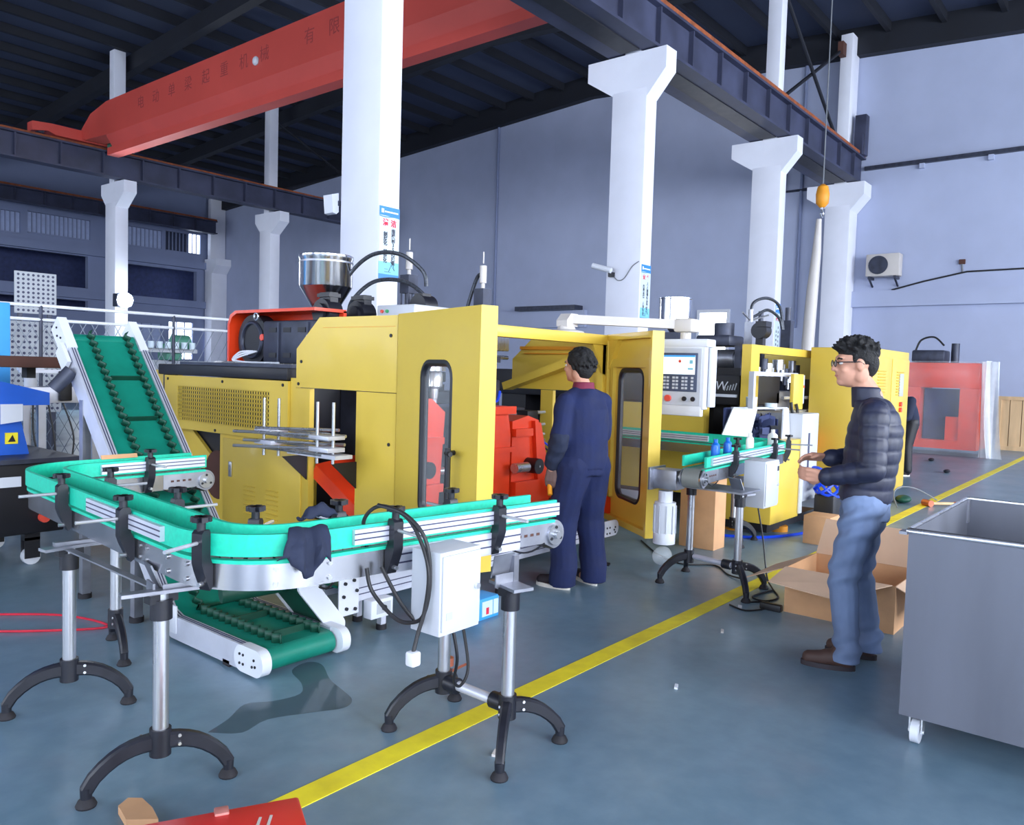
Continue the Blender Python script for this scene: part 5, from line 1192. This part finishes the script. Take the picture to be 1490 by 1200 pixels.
# floor litter
for k, (x, y, nm, mt, lb) in enumerate([(3.45, 1.75, 'paper_scrap', 'white', 'white paper scrap on the floor between line and bin'), (4.95, 2.08, 'cap_scrap', 'white', 'white bottle cap lying on the yellow line'),
        (5.3, 3.32, 'plastic_scrap', 'black', 'dark scrap on the floor right of the worker'), (4.4, 1.95, 'paper_scrap', 'cream', 'pale sliver of paper just off the yellow line'), (2.35, 1.95, 'paper_scrap', 'cream', 'tiny pale crumb under the white control box')]):
    solo(nm, B().obox((x, y, .006), (1, .4, .1), (-.4, 1, .1), (0, 0, 1), .02+.012*(k == 2), .008+.004*k % .012, .005), mt, lb, 'scrap')
solo('plastic_bag', B().ball((5.62, 3.02, .075), (.10, .07, .075), 14, 9), 'bag', 'crumpled clear plastic bag on the floor behind the motor', 'bag')
for x, y, lb in ((17.0, 3.45, 'dark oily rag beside the wrapped red machine'), (15.0, 2.8, 'dark rag on the floor near the standing person')):
    solo('floor_rag', B().ball((x, y, .03), (.12, .05, .03), 10, 6), 'black', lb, 'rag')
# ================================================================ wrapped red machine at the end, crate
m3 = thing('wrapped_machine', 'red machine wrapped in clear plastic film near the end wall', 'machine', (19.3, 3.6, 0))
obj('frame', B().box(18.8, 3.0, 1.4, 19.9, 4.4, 1.93, .02).box(18.8, 3.0, .3, 19.9, 3.35, 1.4).box(18.8, 4.1, .3, 19.9, 4.4, 1.4).box(18.8, 3.0, .12, 19.9, 4.4, .3).box(18.85, 3.35, .3, 18.95, 3.6, .8), 'red', m3)
obj('inner_unit', B().box(19.1, 3.36, .3, 19.7, 4.08, 1.38), 'blue_dark', m3)
obj('top_motor', B().box(18.95, 3.7, 1.94, 19.5, 4.35, 2.2, .04).cyl((19.2, 3.55, 1.94), (19.2, 3.55, 2.35), .08, n=12), 'dark_steel', m3)
obj('top_hose', B().tube(spline([(19.1, 4.3, 2.2), (19.1, 4.2, 2.42), (19.1, 3.95, 2.48), (19.1, 3.75, 2.3)]), .02, 6), 'cable', m3)
def film(name, x0, x1, y0, y1, zt, mt, k):
    P = []; nu, nv = 24, 14
    for j in range(nv+1):
        for i in range(nu+1):
            u, v = i/nu, j/nv; z = zt*(1-v)+.01; fl = v**3*.18
            P.append((x0+(x1-x0)*u-.03-fl+.03*math.sin(9*u+k+4*v), y0+(y1-y0)*u+.03*math.sin(13*u+2*v+k)-fl*.6*(1-u), z))
    o = obj(name, B().add(P, [(j*(nu+1)+i, j*(nu+1)+i+1, (j+1)*(nu+1)+i+1, (j+1)*(nu+1)+i) for j in range(nv) for i in range(nu)]), mt, m3, 70); return o
film('plastic_film', 18.76, 18.76, 2.95, 4.45, 1.95, 'film', 0)
film('plastic_film', 18.72, 19.9, 2.86, 2.86, 1.97, 'film_dense', 1)
film('plastic_film', 18.70, 18.80, 2.62, 2.95, 1.95, 'film_dense', 2)
obj('top_film', B().box(18.75, 2.8, 1.95, 19.95, 4.4, 1.958), 'film', m3)
cr_ = thing('wooden_crate', 'pale wooden crate standing by the end wall', 'crate', (21.9, 2.6, 0))
for k in range(6): obj('crate_board', B().box(21.5, 1.6+.24*k, .1, 22.5, 1.6+.24*k+.225, 1.22), 'wood', cr_)
obj('crate_frame', B().box(21.47, 1.6, 0, 22.5, 3.04, .1).box(21.47, 1.6, 1.16, 21.5, 3.04, 1.24).box(21.47, 2.96, .1, 21.5, 3.04, 1.16).box(21.47, 2.25, .1, 21.5, 2.33, 1.16), 'wood', cr_)

# ================================================================ left background
fn = thing('mesh_fence', 'long wire mesh fence with two white top rails', 'fence', (3.5, 9.5, 0))
FY = 9.5
for z in (2.05, 1.9): obj('fence_rail', B().cyl((-1.0, FY, z), (6.05, FY, z), .018, n=8), 'rail_white', fn)
for x in (-.9, 1.6, 3.5, 5.0, 6.0): obj('fence_post', B().cyl((x, FY, 0), (x, FY, 2.05), .02, n=8), 'dark_steel', fn)
ms = B(); sp = .13; x = -3.0
while x < 6.0:
    for d in (1, -1):
        xa, xb = (x, x+1.0) if d > 0 else (x+1.0, x); 
        za, zb = .05, 1.9
        P0 = V((xa, FY, za)); P1 = V((xb, FY, zb))
        if -1 <= min(xa, xb) and max(xa, xb) <= 6.0: ms.tube([P0, P1], .004, 4)
    x += sp
obj('wire_mesh', ms, 'mesh_wire', fn, 0, kind='stuff')
def perf(x0, x1, y, z0, z1, nx, nz, label):
    t = thing('perforated_panel', label, 'panel', ((x0+x1)/2, y, z0), 'perforated panels')
    obj('panel_sheet', B().box(x0, y, z0, x1, y+.02, z1), 'plate_grey', t)
    h = B()
    for i in range(nx):
        for j in range(nz): cx, cz = x0+(x1-x0)*(i+.7)/(nx+.4), z0+(z1-z0)*(j+.7)/(nz+.4); h.cyl((cx, y-.002, cz), (cx, y+.0, cz), (x1-x0)/nx*.27, n=8)
    obj('panel_hole', h, 'slot_dark', t, 0, kind='stuff')
    obj('panel_stand', B().box(x0+.05, y+.02, 0, x0+.1, y+.07, z1-.05).box(x1-.1, y+.02, 0, x1-.05, y+.07, z1-.05), 'dark_steel', t)
perf(4.10, 4.62, 12.0, 2.08, 2.64, 8, 9, 'pale perforated plate standing above the fence rail')
perf(3.42, 3.98, 10.2, .85, 1.90, 9, 16, 'grey perforated plate standing behind the wire mesh')
solo('blue_cabinet', B().box(2.1, 8.0, 0, 2.70, 8.6, 1.97, .01), 'blue_light', 'tall light blue cabinet beside the blue machine', 'cabinet')
bm_ = thing('blue_machine', 'blue bench machine with black wheeled base and red knobs', 'machine', (1.9, 6.7, 0))
obj('hood', B().prism([(1.2, 1.34), (1.98, 1.34), (2.38, 1.24), (2.38, 1.15), (1.2, 1.15)], 'y', 6.3, 7.0), 'blue_paint', bm_)
obj('body', B().prism([(1.3, .78), (2.28, .78), (2.20, 1.15), (1.3, 1.15)], 'y', 6.4, 6.9), 'blue_paint', bm_)
st_ = obj('warning_sticker', B().box(2.12, 6.385, .87, 2.20, 6.399, .95), 'yellow_line', bm_)
obj('sticker_mark', B().prism([(2.135, .885), (2.185, .885), (2.165, .935)], 'y', 6.383, 6.385), 'black', st_)
obj('white_tag', B().prism([(2.06, 1.02), (2.2, 1.04), (2.2, 1.16), (2.06, 1.16)], 'y', 6.29, 6.30), 'white', bm_)
obj('work_table', B().box(1.0, 6.2, 1.42, 2.62, 7.2, 1.50, .01), 'brown', bm_)
for x in (2.3, 1.4): obj('table_leg', B().box(x, 6.5, 1.34, x+.06, 6.6, 1.42), 'black', bm_)
bs_ = obj('base_cabinet', B().box(1.0, 6.1, .26, 2.40, 7.1, .76, .01), 'black', bm_)
obj('base_table', B().box(1.0, 6.06, .76, 2.50, 7.1, .79), 'dark_steel', bm_)
for x, z in ((2.22, .62), (2.26, .37)): obj('red_knob', B().cyl((x, 6.1, z), (x, 6.06, z), .035, n=12), 'button_red', bs_)
obj('white_plate', B().box(1.9, 6.094, .60, 2.12, 6.1, .67), 'white', bs_)
for x, y in ((2.25, 6.3), (1.2, 6.3), (2.25, 7.0)):
    c_ = obj('castor', B().cyl((x, y-.025, .06), (x, y+.025, .06), .06, n=16), 'white', bm_); obj('castor_fork', B().box(x-.05, y-.04, .05, x+.05, y-.03, .2).box(x-.05, y+.03, .05, x+.05, y+.04, .2).box(x-.05, y-.04, .18, x+.05, y+.04, .26), 'black', c_)
af = thing('aluminium_stand', 'pale aluminium profile stand behind the incline conveyor', 'stand', (2.9, 7.6, 0))
obj('top_profile', B().box(2.45, 7.5, 1.10, 3.35, 7.7, 1.24, .006).box(2.6, 7.5, 1.36, 3.3, 7.53, 1.39), 'aluminium', af)
for x, z in ((2.55, 1.10), (2.68, 1.10), (2.80, 1.10), (3.25, 1.10)): obj('upright', B().box(x-.03, 7.57, 0, x+.03, 7.63, z), 'aluminium', af)
obj('clamp_block', B().box(2.9, 7.45, 1.12, 3.0, 7.5, 1.38, .01), 'black', af)
obj('air_valve', B().cyl((2.70, 7.55, 1.24), (2.70, 7.55, 1.48), .05, n=12).cyl((2.70, 7.55, 1.42), (2.70, 7.55, 1.5), .035, n=12).cyl((2.6, 7.55, 1.40), (2.8, 7.55, 1.40), .025, n=10), 'white', af)
for k in range(4): obj('loose_cable', B().tube(spline([(2.6+.12*k, 7.55, 1.1), (2.55+.16*k, 7.5, .8), (2.7+.1*k, 7.48, .45), (2.9+.06*k, 7.4, .3)]), .008, 5), 'cable', af)
solo('floor_carton', B().box(3.0, 7.0, 0, 3.6, 7.4, .5, .005), 'cardboard', 'brown carton on the floor behind the green railed bend', 'carton')
gm_ = thing('grey_machine', 'pale grey workshop machine with green pump behind the mesh fence', 'machine', (7.0, 12.5, 0))
obj('machine_body', B().box(5.3, 11.6, 0, 8.5, 12.8, 1.35, .03), 'wall_far', gm_)
obj('machine_table', B().box(6.3, 11.55, 1.35, 8.3, 12.8, 1.5, .01).box(5.1, 11.8, 1.62, 6.6, 12.0, 1.68), 'plate_grey', gm_)
obj('pump', B().box(6.15, 11.9, 1.5, 6.42, 12.2, 1.76, .04).cyl((6.3, 12.0, 1.78), (6.55, 12.0, 1.78), .12, n=14), 'machine_green', gm_)
for k in range(8): obj('jar', B().cyl((5.55+.13*k, 11.7, 1.68), (5.55+.13*k, 11.7, 1.78), .045, n=10), 'poster_white', gm_)
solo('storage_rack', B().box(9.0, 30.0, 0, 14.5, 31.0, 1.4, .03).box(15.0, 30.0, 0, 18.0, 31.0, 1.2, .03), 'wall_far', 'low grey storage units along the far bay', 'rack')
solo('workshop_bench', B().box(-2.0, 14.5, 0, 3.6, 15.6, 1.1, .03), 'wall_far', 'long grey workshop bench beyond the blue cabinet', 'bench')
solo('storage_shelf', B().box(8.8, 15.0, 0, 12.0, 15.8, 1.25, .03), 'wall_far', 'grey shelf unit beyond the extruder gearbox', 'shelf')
# ================================================================ people
def cap(b, p0, r0, p1, r1, n=12):
    b.ball(p0, r0, n, 8); b.cyl(p0, p1, r0, r1, n=n); b.ball(p1, r1, n, 8)
def chain(b, pts):
    for (p, r), (q, s) in zip(pts[:-1], pts[1:]): cap(b, p, r, q, s)
def loft(b, secs, n=20):          # (z, cx, cy, rx, ry)
    P = []; F = []
    for z, cx, cy, rx, ry in secs: P += [(cx+rx*math.cos(2*PI*i/n), cy+ry*math.sin(2*PI*i/n), z) for i in range(n)]
    m = len(secs)
    for j in range(m-1): F += [(j*n+i, j*n+(i+1) % n, (j+1)*n+(i+1) % n, (j+1)*n+i) for i in range(n)]
    F += [tuple(range(n-1, -1, -1)), tuple(range((m-1)*n, m*n))]; b.add(P, F)
def fuse(b, voxel, smooth=4, fn=None):
    me = bpy.data.meshes.new('tmp'); me.from_pydata([tuple(p) for p in b.v], [], b.f); me.update()
    o = bpy.data.objects.new('tmp', me); col.objects.link(o)
    r = o.modifiers.new('r', 'REMESH'); r.mode = 'VOXEL'; r.voxel_size = voxel; r.adaptivity = 0
    s = o.modifiers.new('s', 'SMOOTH'); s.iterations = smooth; s.factor = .5
    bpy.context.view_layer.update()
    m2_ = bpy.data.meshes.new_from_object(o.evaluated_get(bpy.context.evaluated_depsgraph_get()))
    bpy.data.objects.remove(o); bpy.data.meshes.remove(me)
    out = B(); m2_.update(); nr = [v.normal.copy() for v in m2_.vertices]
    out.v = [tuple(v.co + (nr[i]*fn(v.co) if fn else V((0,0,0)))) for i, v in enumerate(m2_.vertices)]
    out.f = [tuple(p.vertices) for p in m2_.polygons]; bpy.data.meshes.remove(m2_)
    return out
def hand(b, wrist, tip_dir, palm_n, side, curl=.8, L=.175):   # palm_n = direction the palm faces; side = +1 thumb along cross(tip, palm)
    f = V(tip_dir).normalized(); n = V(palm_n); n = (n-f*n.dot(f)).normalized(); s = f.cross(n)*side; w0 = V(wrist)
    pc = w0+f*.045
    for k in (-1, 0, 1): cap(b, w0+f*.012+s*.018*k, .016, w0+f*.082+s*.026*k, .0145, 10)
    for k, ln in ((-1.5, .062), (-.5, .074), (.5, .080), (1.5, .072)):
        base = w0+f*.085+s*.0195*k; p = base; d = f.copy(); pts = [(p, .0095)]
        for j, fr in enumerate((.45, .32, .23)):
            a = curl*(.35+.45*j); d2 = (f*math.cos(a)+n*math.sin(a)).normalized(); p = p+d2*ln*fr; pts.append((p, .0090-.0008*j))
        chain(b, pts)
    tb_ = w0+f*.03+s*.03; chain(b, [(tb_, .013), (tb_+f*.028+s*.018+n*.012, .0115), (tb_+f*.058+s*.014+n*.026, .0095)])
def head(b, c, yaw, sc=1.0):
    Rz = Matrix.Rotation(yaw, 4, 'Z'); T = Matrix.Translation(c) @ Rz @ Matrix.Scale(sc, 4)
    M0 = b.M; b.M = M0 @ T
    b.ball((-.012, 0, .025), (.098, .077, .095), 24, 16); b.ball((.028, 0, -.035), (.066, .060, .082), 20, 14)
    b.ball((.062, 0, -.088), (.026, .030, .024), 12, 8); b.ball((.072, 0, .030), (.026, .050, .016), 14, 8)
    cap(b, (.088, 0, .012), .009, (.106, 0, -.026), .0125, 10); b.ball((.094, .012, -.030), .009, 8, 6); b.ball((.094, -.012, -.030), .009, 8, 6)
    b.ball((.086, 0, -.054), (.010, .022, .006), 10, 6); b.ball((.083, 0, -.066), (.010, .019, .006), 10, 6)
    for s in (-1, 1):
        b.ball((-.004, s*.079, -.004), (.020, .010, .032), 10, 8); b.ball((.060, s*.040, -.030), (.022, .020, .022), 10, 8); b.ball((-.02, s*.055, -.055), (.035, .02, .04), 10, 8)
    b.M = M0; return M0 @ T
def face_parts(p, HM, brow=True):
    for s in (-1, 1):
        obj('eye', B(HM).ball((.078, s*.031, .004), (.012, .0135, .008), 10, 8), 'eye_white', p)
        obj('iris', B(HM).ball((.0875, s*.031, .004), (.0035, .006, .006), 8, 6), 'hair', p)
        if brow: obj('eyebrow', B(HM).tube([(.090, s*.016, .024), (.088, s*.032, .029), (.078, s*.050, .024)], .0042, 6), 'hair', p)
    obj('lips', B(HM).tube([(.086, -.020, -.060), (.0945, 0, -.059), (.086, .020, -.060)], .0042, 6), 'lip', p)
def shoe(b, sole, a, yaw, L=.27):
    M0 = b.M; T = M0 @ Matrix.Translation((a[0], a[1], 0)) @ Matrix.Rotation(yaw, 4, 'Z')
    b.M = T; cap(b, (-.03, 0, .052), .046, (.06, 0, .056), .042); cap(b, (.06, 0, .048), .042, (.15, 0, .040), .036); cap(b, (0, 0, .06), .05, (-.005, 0, .10), .045); b.M = M0
    if sole is not None:
        sole.M = T; P = []
        for k in range(24): t_ = 2*PI*k/24; P.append((.056+.134*math.cos(t_), (.043+.004*math.cos(t_))*math.sin(t_)))
        sole.prism(P, 'z', 0.0, .026); sole.M = M0
def person(loc, az, J, label, yaw_head, clothes, glasses=False, gloves=False, voxel=.006):
    M = Matrix.Translation(loc) @ Matrix.Rotation(az, 4, 'Z')
    b = B(M); HM = head(b, J['head'], yaw_head, J.get('hs', 1.0))
    nb, pv = V(J['neck']), V(J['pelvis'])
    hc = V(J['head']); cap(b, nb, .062, hc+V((-.015, 0, -.06)), .052)
    ch = V(J['chest'])
    loft(b, [(pv.z-.08, pv.x, 0, .075, .11), (pv.z, pv.x, 0, .085, .13), (pv.z+.12, (pv.x+ch.x)/2, 0, .09, .135), (ch.z, ch.x, 0, .105, .155), (ch.z+.12, ch.x, 0, .085, .15), (nb.z+.0, nb.x, 0, .055, .08)])
    for s in ('l', 'r'):
        sh, el, wr = V(J['sh_'+s]), V(J['el_'+s]), V(J['wr_'+s]); chain(b, [(sh, .052), (el, .038), (wr, .027)])
        cap(b, nb+V((0, 0, -.05)), .05, sh, .05)
        hp_, kn, an = V(J['hip_'+s]), V(J['kn_'+s]), V(J['an_'+s]); chain(b, [(hp_, .070), (kn, .050), (an, .040)]); cap(b, an, .042, V((an.x+.1, an.y, .045)), .035)
        hd = J['hand_'+s]; hand(b, wr, hd[0], hd[1], hd[2], hd[3])
    body = fuse(b, voxel, 3)
    p = obj('person', body, 'skin', None, 80, origin=loc); p['label'] = label; p['category'] = 'person'
    return p, M, HM
# ---- worker in blue overalls, seen from behind
wl_ = (4.61, 3.135, 0)
J = dict(head=(.05, .01, 1.545), neck=(-.0, 0, 1.38), chest=(-.02, 0, 1.18), pelvis=(-.03, 0, .90), hs=.98,
  sh_l=(-.01, .175, 1.30), el_l=(-.03, .235, 1.06), wr_l=(.05, .225, .84), hand_l=((.12, .0, -1), (.6, -1, 0), 1, .9),
  sh_r=(-.01, -.175, 1.30), el_r=(.03, -.24, 1.07), wr_r=(.25, -.15, 1.0), hand_r=((1, .3, -.1), (0, .3, -1), 1, .7),
  hip_l=(-.02, .09, .88), kn_l=(.04, .12, .48), an_l=(.0, .13, .09), hip_r=(-.02, -.09, .88), kn_r=(.02, -.12, .48), an_r=(-.02, -.14, .09))
wp, WM, WH = person(wl_, math.radians(78), J, 'worker in navy overalls looking into the open yellow machine', math.radians(14), None)
b = B(WM)
loft(b, [(.84, -.03, 0, .135, .185), (.92, -.03, 0, .14, .19), (1.0, -.03, 0, .135, .185), (1.12, -.025, 0, .14, .195), (1.25, -.02, 0, .135, .19), (1.33, -.01, 0, .108, .155), (1.39, .0, 0, .075, .09)])
for s in ('l', 'r'):
    chain(b, [(V(J['sh_'+s]), .068), (V(J['el_'+s]), .064)]); cap(b, (0, 0, 1.365), .062, V(J['sh_'+s]), .064)
chain(b, [(V(J['el_r']), .064), (V(J['wr_r']), .05)]); chain(b, [(V(J['el_l']), .06), (V(J['wr_l'])+V((-.01, 0, .06)), .05)])
def wrinkle(a, f): return lambda c: a*(math.sin(c.z*f+3*math.sin(c.x*9))*math.sin(c.y*f*.6+c.x*f*.5))
obj('work_jacket', fuse(b, .010, 3, wrinkle(.006, 34)), 'cloth_navy', wp, 80)
b = B(WM); cap(b, V(J['el_l'])+V((0, 0, -.02)), .070, V(J['wr_l'])+V((-.005, 0, .04)), .056)
obj('oversleeve', fuse(b, .009, 3, wrinkle(.006, 60)), 'cloth_navy_dark', wp, 80)
b = B(WM); loft(b, [(1.35, .0, 0, .078, .095), (1.40, .0, 0, .072, .082), (1.435, -.002, 0, .068, .074)])
obj('collar', fuse(b, .008, 3), 'collar_red', wp, 80)
b = B(WM)
loft(b, [(.80, -.03, 0, .13, .18), (.90, -.03, 0, .135, .185), (.98, -.03, 0, .125, .175)])
for s, q in (('l', 1), ('r', -1)):
    a_ = V(J['an_'+s]); chain(b, [(V(J['hip_'+s])+V((-.01, 0, -.02)), .125), (V(J['kn_'+s]), .102), (V((a_.x, a_.y, .13)), .090)])
    b.cyl((a_.x+.005, a_.y, .03), (a_.x, a_.y, .16), .097, .092, n=18)
obj('work_trousers', fuse(b, .010, 3, wrinkle(.007, 24)), 'cloth_navy', wp, 80)
for s, y in (('l', .35), ('r', -.15)):
    b = B(WM); so = B(WM); a_ = J['an_'+s]; shoe(b, so, (a_[0]+.03, a_[1]), y); ob = obj('shoe', fuse(b, .008, 3), 'shoe_dark', wp, 80); obj('shoe_sole', so, 'shoe_sole', ob)
b = B(WH); random.seed(3)
b.ball((-.022, 0, .040), (.102, .088, .088), 24, 16); b.ball((-.05, 0, -.015), (.070, .078, .085), 20, 14)
for k in range(150):
    th = random.uniform(0, 2*PI); ph = random.uniform(-.55, 1.5); d = V((math.cos(ph)*math.cos(th), math.cos(ph)*math.sin(th), math.sin(ph)))
    if d.x > .62 and d.z < .55: continue
    if d.x > .25 and d.z < -.05: continue
    q = V((-.022+d.x*.100, d.y*.087, .035+d.z*.090)); cap(b, q, .016, q+d*.008+V((-.01, 0, -.02)), .010, 8)
obj('hair', fuse(b, .006, 1), 'hair', wp, 70)
face_parts(wp, WH)
q_ = WM @ (V(J['wr_l'])+V((.03, -.01, -.11))); solo('cleaning_tool', B().cyl(q_, q_+V((-.03, -.03, -.07)), .017, n=10), 'orange', 'yellow tool end held in the worker lower left hand', 'tool')
b = B(WM); hand(b, J['wr_l'], *J['hand_l'][:3], J['hand_l'][3]); b2 = B(); b2.v = b.v; b2.f = b.f
obj('work_glove', fuse(b2, .006, 2, lambda c: .003), 'glove', wp, 80)
# ---- man in padded jacket, seen from his left side
ml_ = (4.40, 1.24, 0)
K = dict(head=(.035, .0, 1.585), neck=(-.045, 0, 1.415), chest=(-.075, 0, 1.22), pelvis=(-.045, 0, .92), hs=1.04,
  sh_l=(-.075, .175, 1.335), el_l=(-.085, .235, 1.06), wr_l=(.145, .195, 1.005), hand_l=((1, -.25, .02), (-.1, -1, .25), 1, .85),
  sh_r=(-.085, -.185, 1.335), el_r=(-.04, -.25, 1.08), wr_r=(.165, -.10, 1.075), hand_r=((1, .35, .05), (0, .6, -1), 1, .8),
  hip_l=(-.04, .09, .90), kn_l=(.035, .11, .49), an_l=(.0, .12, .09), hip_r=(-.05, -.09, .90), kn_r=(-.02, -.11, .49), an_r=(-.09, -.13, .09))
mp, MM, MH = person(ml_, math.radians(102), K, 'young man with glasses in a dark padded jacket and faded jeans', math.radians(18), None)
bones = [(V((-.05, 0, .88)), V((-.07, 0, 1.44)), .2), (V(K['sh_l']), V(K['el_l']), .09), (V(K['el_l']), V(K['wr_l']), .08), (V(K['sh_r']), V(K['el_r']), .09), (V(K['el_r']), V(K['wr_r']), .08)]
IM = MM.inverted()
def quilt(c):
    c = IM @ c; best = None
    for k, (p0, p1, r) in enumerate(bones):
        d = p1-p0; L = d.length; t_ = max(0, min(1, (c-p0).dot(d)/L/L)); q = p0+d*t_; dist = (c-q).length-r
        if best is None or dist < best[0]: best = (dist, t_*L, k)
    s = best[1]/(.068 if best[2] == 0 else .066)
    return .0065*(abs(math.sin(PI*s))**.5-.6)
b = B(MM)
loft(b, [(.865, -.045, 0, .128, .172), (.92, -.045, 0, .130, .176), (1.02, -.055, 0, .132, .178), (1.14, -.068, 0, .138, .185), (1.25, -.075, 0, .134, .188), (1.34, -.072, 0, .108, .175), (1.40, -.05, 0, .085, .11)], 28)
for s in ('l', 'r'):
    chain(b, [(V(K['sh_'+s]), .074), (V(K['el_'+s]), .062), (V(K['wr_'+s])+V((-.02, 0, 0)), .047)]); cap(b, (-.06, 0, 1.35), .075, V(K['sh_'+s]), .075)
obj('padded_jacket', fuse(b, .008, 2, quilt), 'puffer', mp, 80)
b = B(MM); loft(b, [(1.36, -.045, 0, .090, .105), (1.41, -.030, 0, .078, .082), (1.47, -.018, 0, .070, .070)])
obj('jacket_collar', fuse(b, .008, 3), 'puffer', mp, 80)
b = B(MM)
loft(b, [(.78, -.045, 0, .112, .16), (.86, -.045, 0, .118, .168), (.93, -.045, 0, .115, .165)])
for s in ('l', 'r'):
    a_ = V(K['an_'+s]); chain(b, [(V(K['hip_'+s])+V((-.01, 0, -.03)), .102), (V(K['kn_'+s]), .078), (V((a_.x, a_.y, .14)), .062)]); b.cyl((a_.x, a_.y, .045), (a_.x, a_.y, .16), .072, .066, n=18)
def folds(c):
    c = IM @ c; k = math.exp(-((c.z-.78)/.13)**2)+.8*math.exp(-((c.z-.50)/.08)**2)+.9*math.exp(-((c.z-.13)/.07)**2)
    return .011*k*math.sin(c.z*62+c.x*26+3*math.sin(c.y*14))
obj('jeans', fuse(b, .008, 2, folds), 'denim', mp, 80)
for s, y in (('l', .1), ('r', -.1)):
    b = B(MM); so = B(MM); a_ = K['an_'+s]; shoe(b, so, (a_[0]+.03, a_[1]), y); ob = obj('shoe', fuse(b, .008, 3), 'shoe_brown', mp, 80); obj('shoe_sole', so, 'shoe_dark', ob)
b = B(MH); random.seed(5)
b.ball((-.015, 0, .060), (.100, .080, .062), 24, 14); b.ball((-.055, 0, .005), (.056, .070, .075), 16, 12); b.ball((.05, 0, .085), (.055, .06, .035), 16, 10)
for s in (-1, 1): b.ball((-.022, s*.058, .035), (.045, .026, .045), 14, 10); b.ball((.018, s*.062, .03), (.016, .018, .03), 10, 8)
for k in range(170):
    th = random.uniform(0, 2*PI); ph = random.uniform(.15, 1.5); d = V((math.cos(ph)*math.cos(th), math.cos(ph)*math.sin(th), math.sin(ph)))
    q = V((-.010+d.x*.098, d.y*.078, .060+d.z*.060)); cap(b, q, .014, q+d*random.uniform(.008, .026)+V((.008, 0, .004)), .007, 8)
obj('hair', fuse(b, .005, 1), 'hair', mp, 70)
face_parts(mp, MH)
gl = B(MH)
for s in (-1, 1):
    gl.tube([(.104, s*.033+.022*math.cos(a), .002+.016*math.sin(a)) for a in [2*PI*k/14 for k in range(14)]], .0022, 6, closed=True)
    gl.tube([(.102, s*.055, .006), (.09, s*.074, .008), (.0, s*.086, .012), (-.02, s*.084, .0)], .0026, 6)
gl.tube([(.105, -.011, .005), (.108, 0, .008), (.105, .011, .005)], .0022, 6)
go_ = obj('glasses', gl, 'black', mp)
for s in (-1, 1): obj('lens', B(MH).cyl((.103, s*.033, .002), (.105, s*.033, .002), .020, n=14), 'lens', go_)
# ---- person half hidden behind the yellow cabinet
Q = dict(head=(.16, 0, 1.40), neck=(.06, 0, 1.26), chest=(.0, 0, 1.08), pelvis=(-.06, 0, .88), hs=1.0,
  sh_l=(.02, .18, 1.2), el_l=(.08, .24, .95), wr_l=(.26, .2, .9), hand_l=((1, -.2, -.2), (0, -1, 0), 1, .8),
  sh_r=(.02, -.18, 1.2), el_r=(.08, -.24, .95), wr_r=(.26, -.2, .9), hand_r=((1, .2, -.2), (0, 1, 0), 1, .8),
  hip_l=(-.05, .09, .86), kn_l=(.02, .11, .47), an_l=(.0, .12, .09), hip_r=(-.05, -.09, .86), kn_r=(.0, -.11, .47), an_r=(-.03, -.13, .09))
pl_ = (13.95, 3.22, 0)
pp3, PM, PH = person(pl_, math.radians(125), Q, 'person in dark clothes half hidden behind the yellow cabinet', 0, None, voxel=.01)
b = B(PM); loft(b, [(.80, -.05, 0, .14, .185), (.95, -.04, 0, .14, .185), (1.08, .0, 0, .145, .19), (1.2, .03, 0, .12, .185), (1.27, .05, 0, .08, .1)])
for s in ('l', 'r'): chain(b, [(V(Q['sh_'+s]), .08), (V(Q['el_'+s]), .066), (V(Q['wr_'+s]), .05)]); cap(b, (.05, 0, 1.2), .07, V(Q['sh_'+s]), .07)
obj('jacket', fuse(b, .014, 3), 'cloth_navy_dark', pp3, 80)
b = B(PM); loft(b, [(.76, -.05, 0, .13, .175), (.9, -.05, 0, .13, .175)])
for s in ('l', 'r'): a_ = V(Q['an_'+s]); chain(b, [(V(Q['hip_'+s]), .11), (V(Q['kn_'+s]), .085), (V((a_.x, a_.y, .1)), .075)])
obj('trousers', fuse(b, .014, 3), 'black', pp3, 80)
for s in ('l', 'r'):
    b = B(PM); so = B(PM); shoe(b, so, (Q['an_'+s][0]+.03, Q['an_'+s][1]), 0); ob = obj('shoe', fuse(b, .01, 3), 'shoe_dark', pp3, 80); obj('shoe_sole', so, 'shoe_sole', ob)
b = B(PH); b.ball((-.025, 0, .04), (.102, .086, .085), 20, 12); b.ball((-.05, 0, -.01), (.065, .075, .075), 16, 10); obj('hair', fuse(b, .01, 2), 'hair', pp3, 70)
face_parts(pp3, PH)
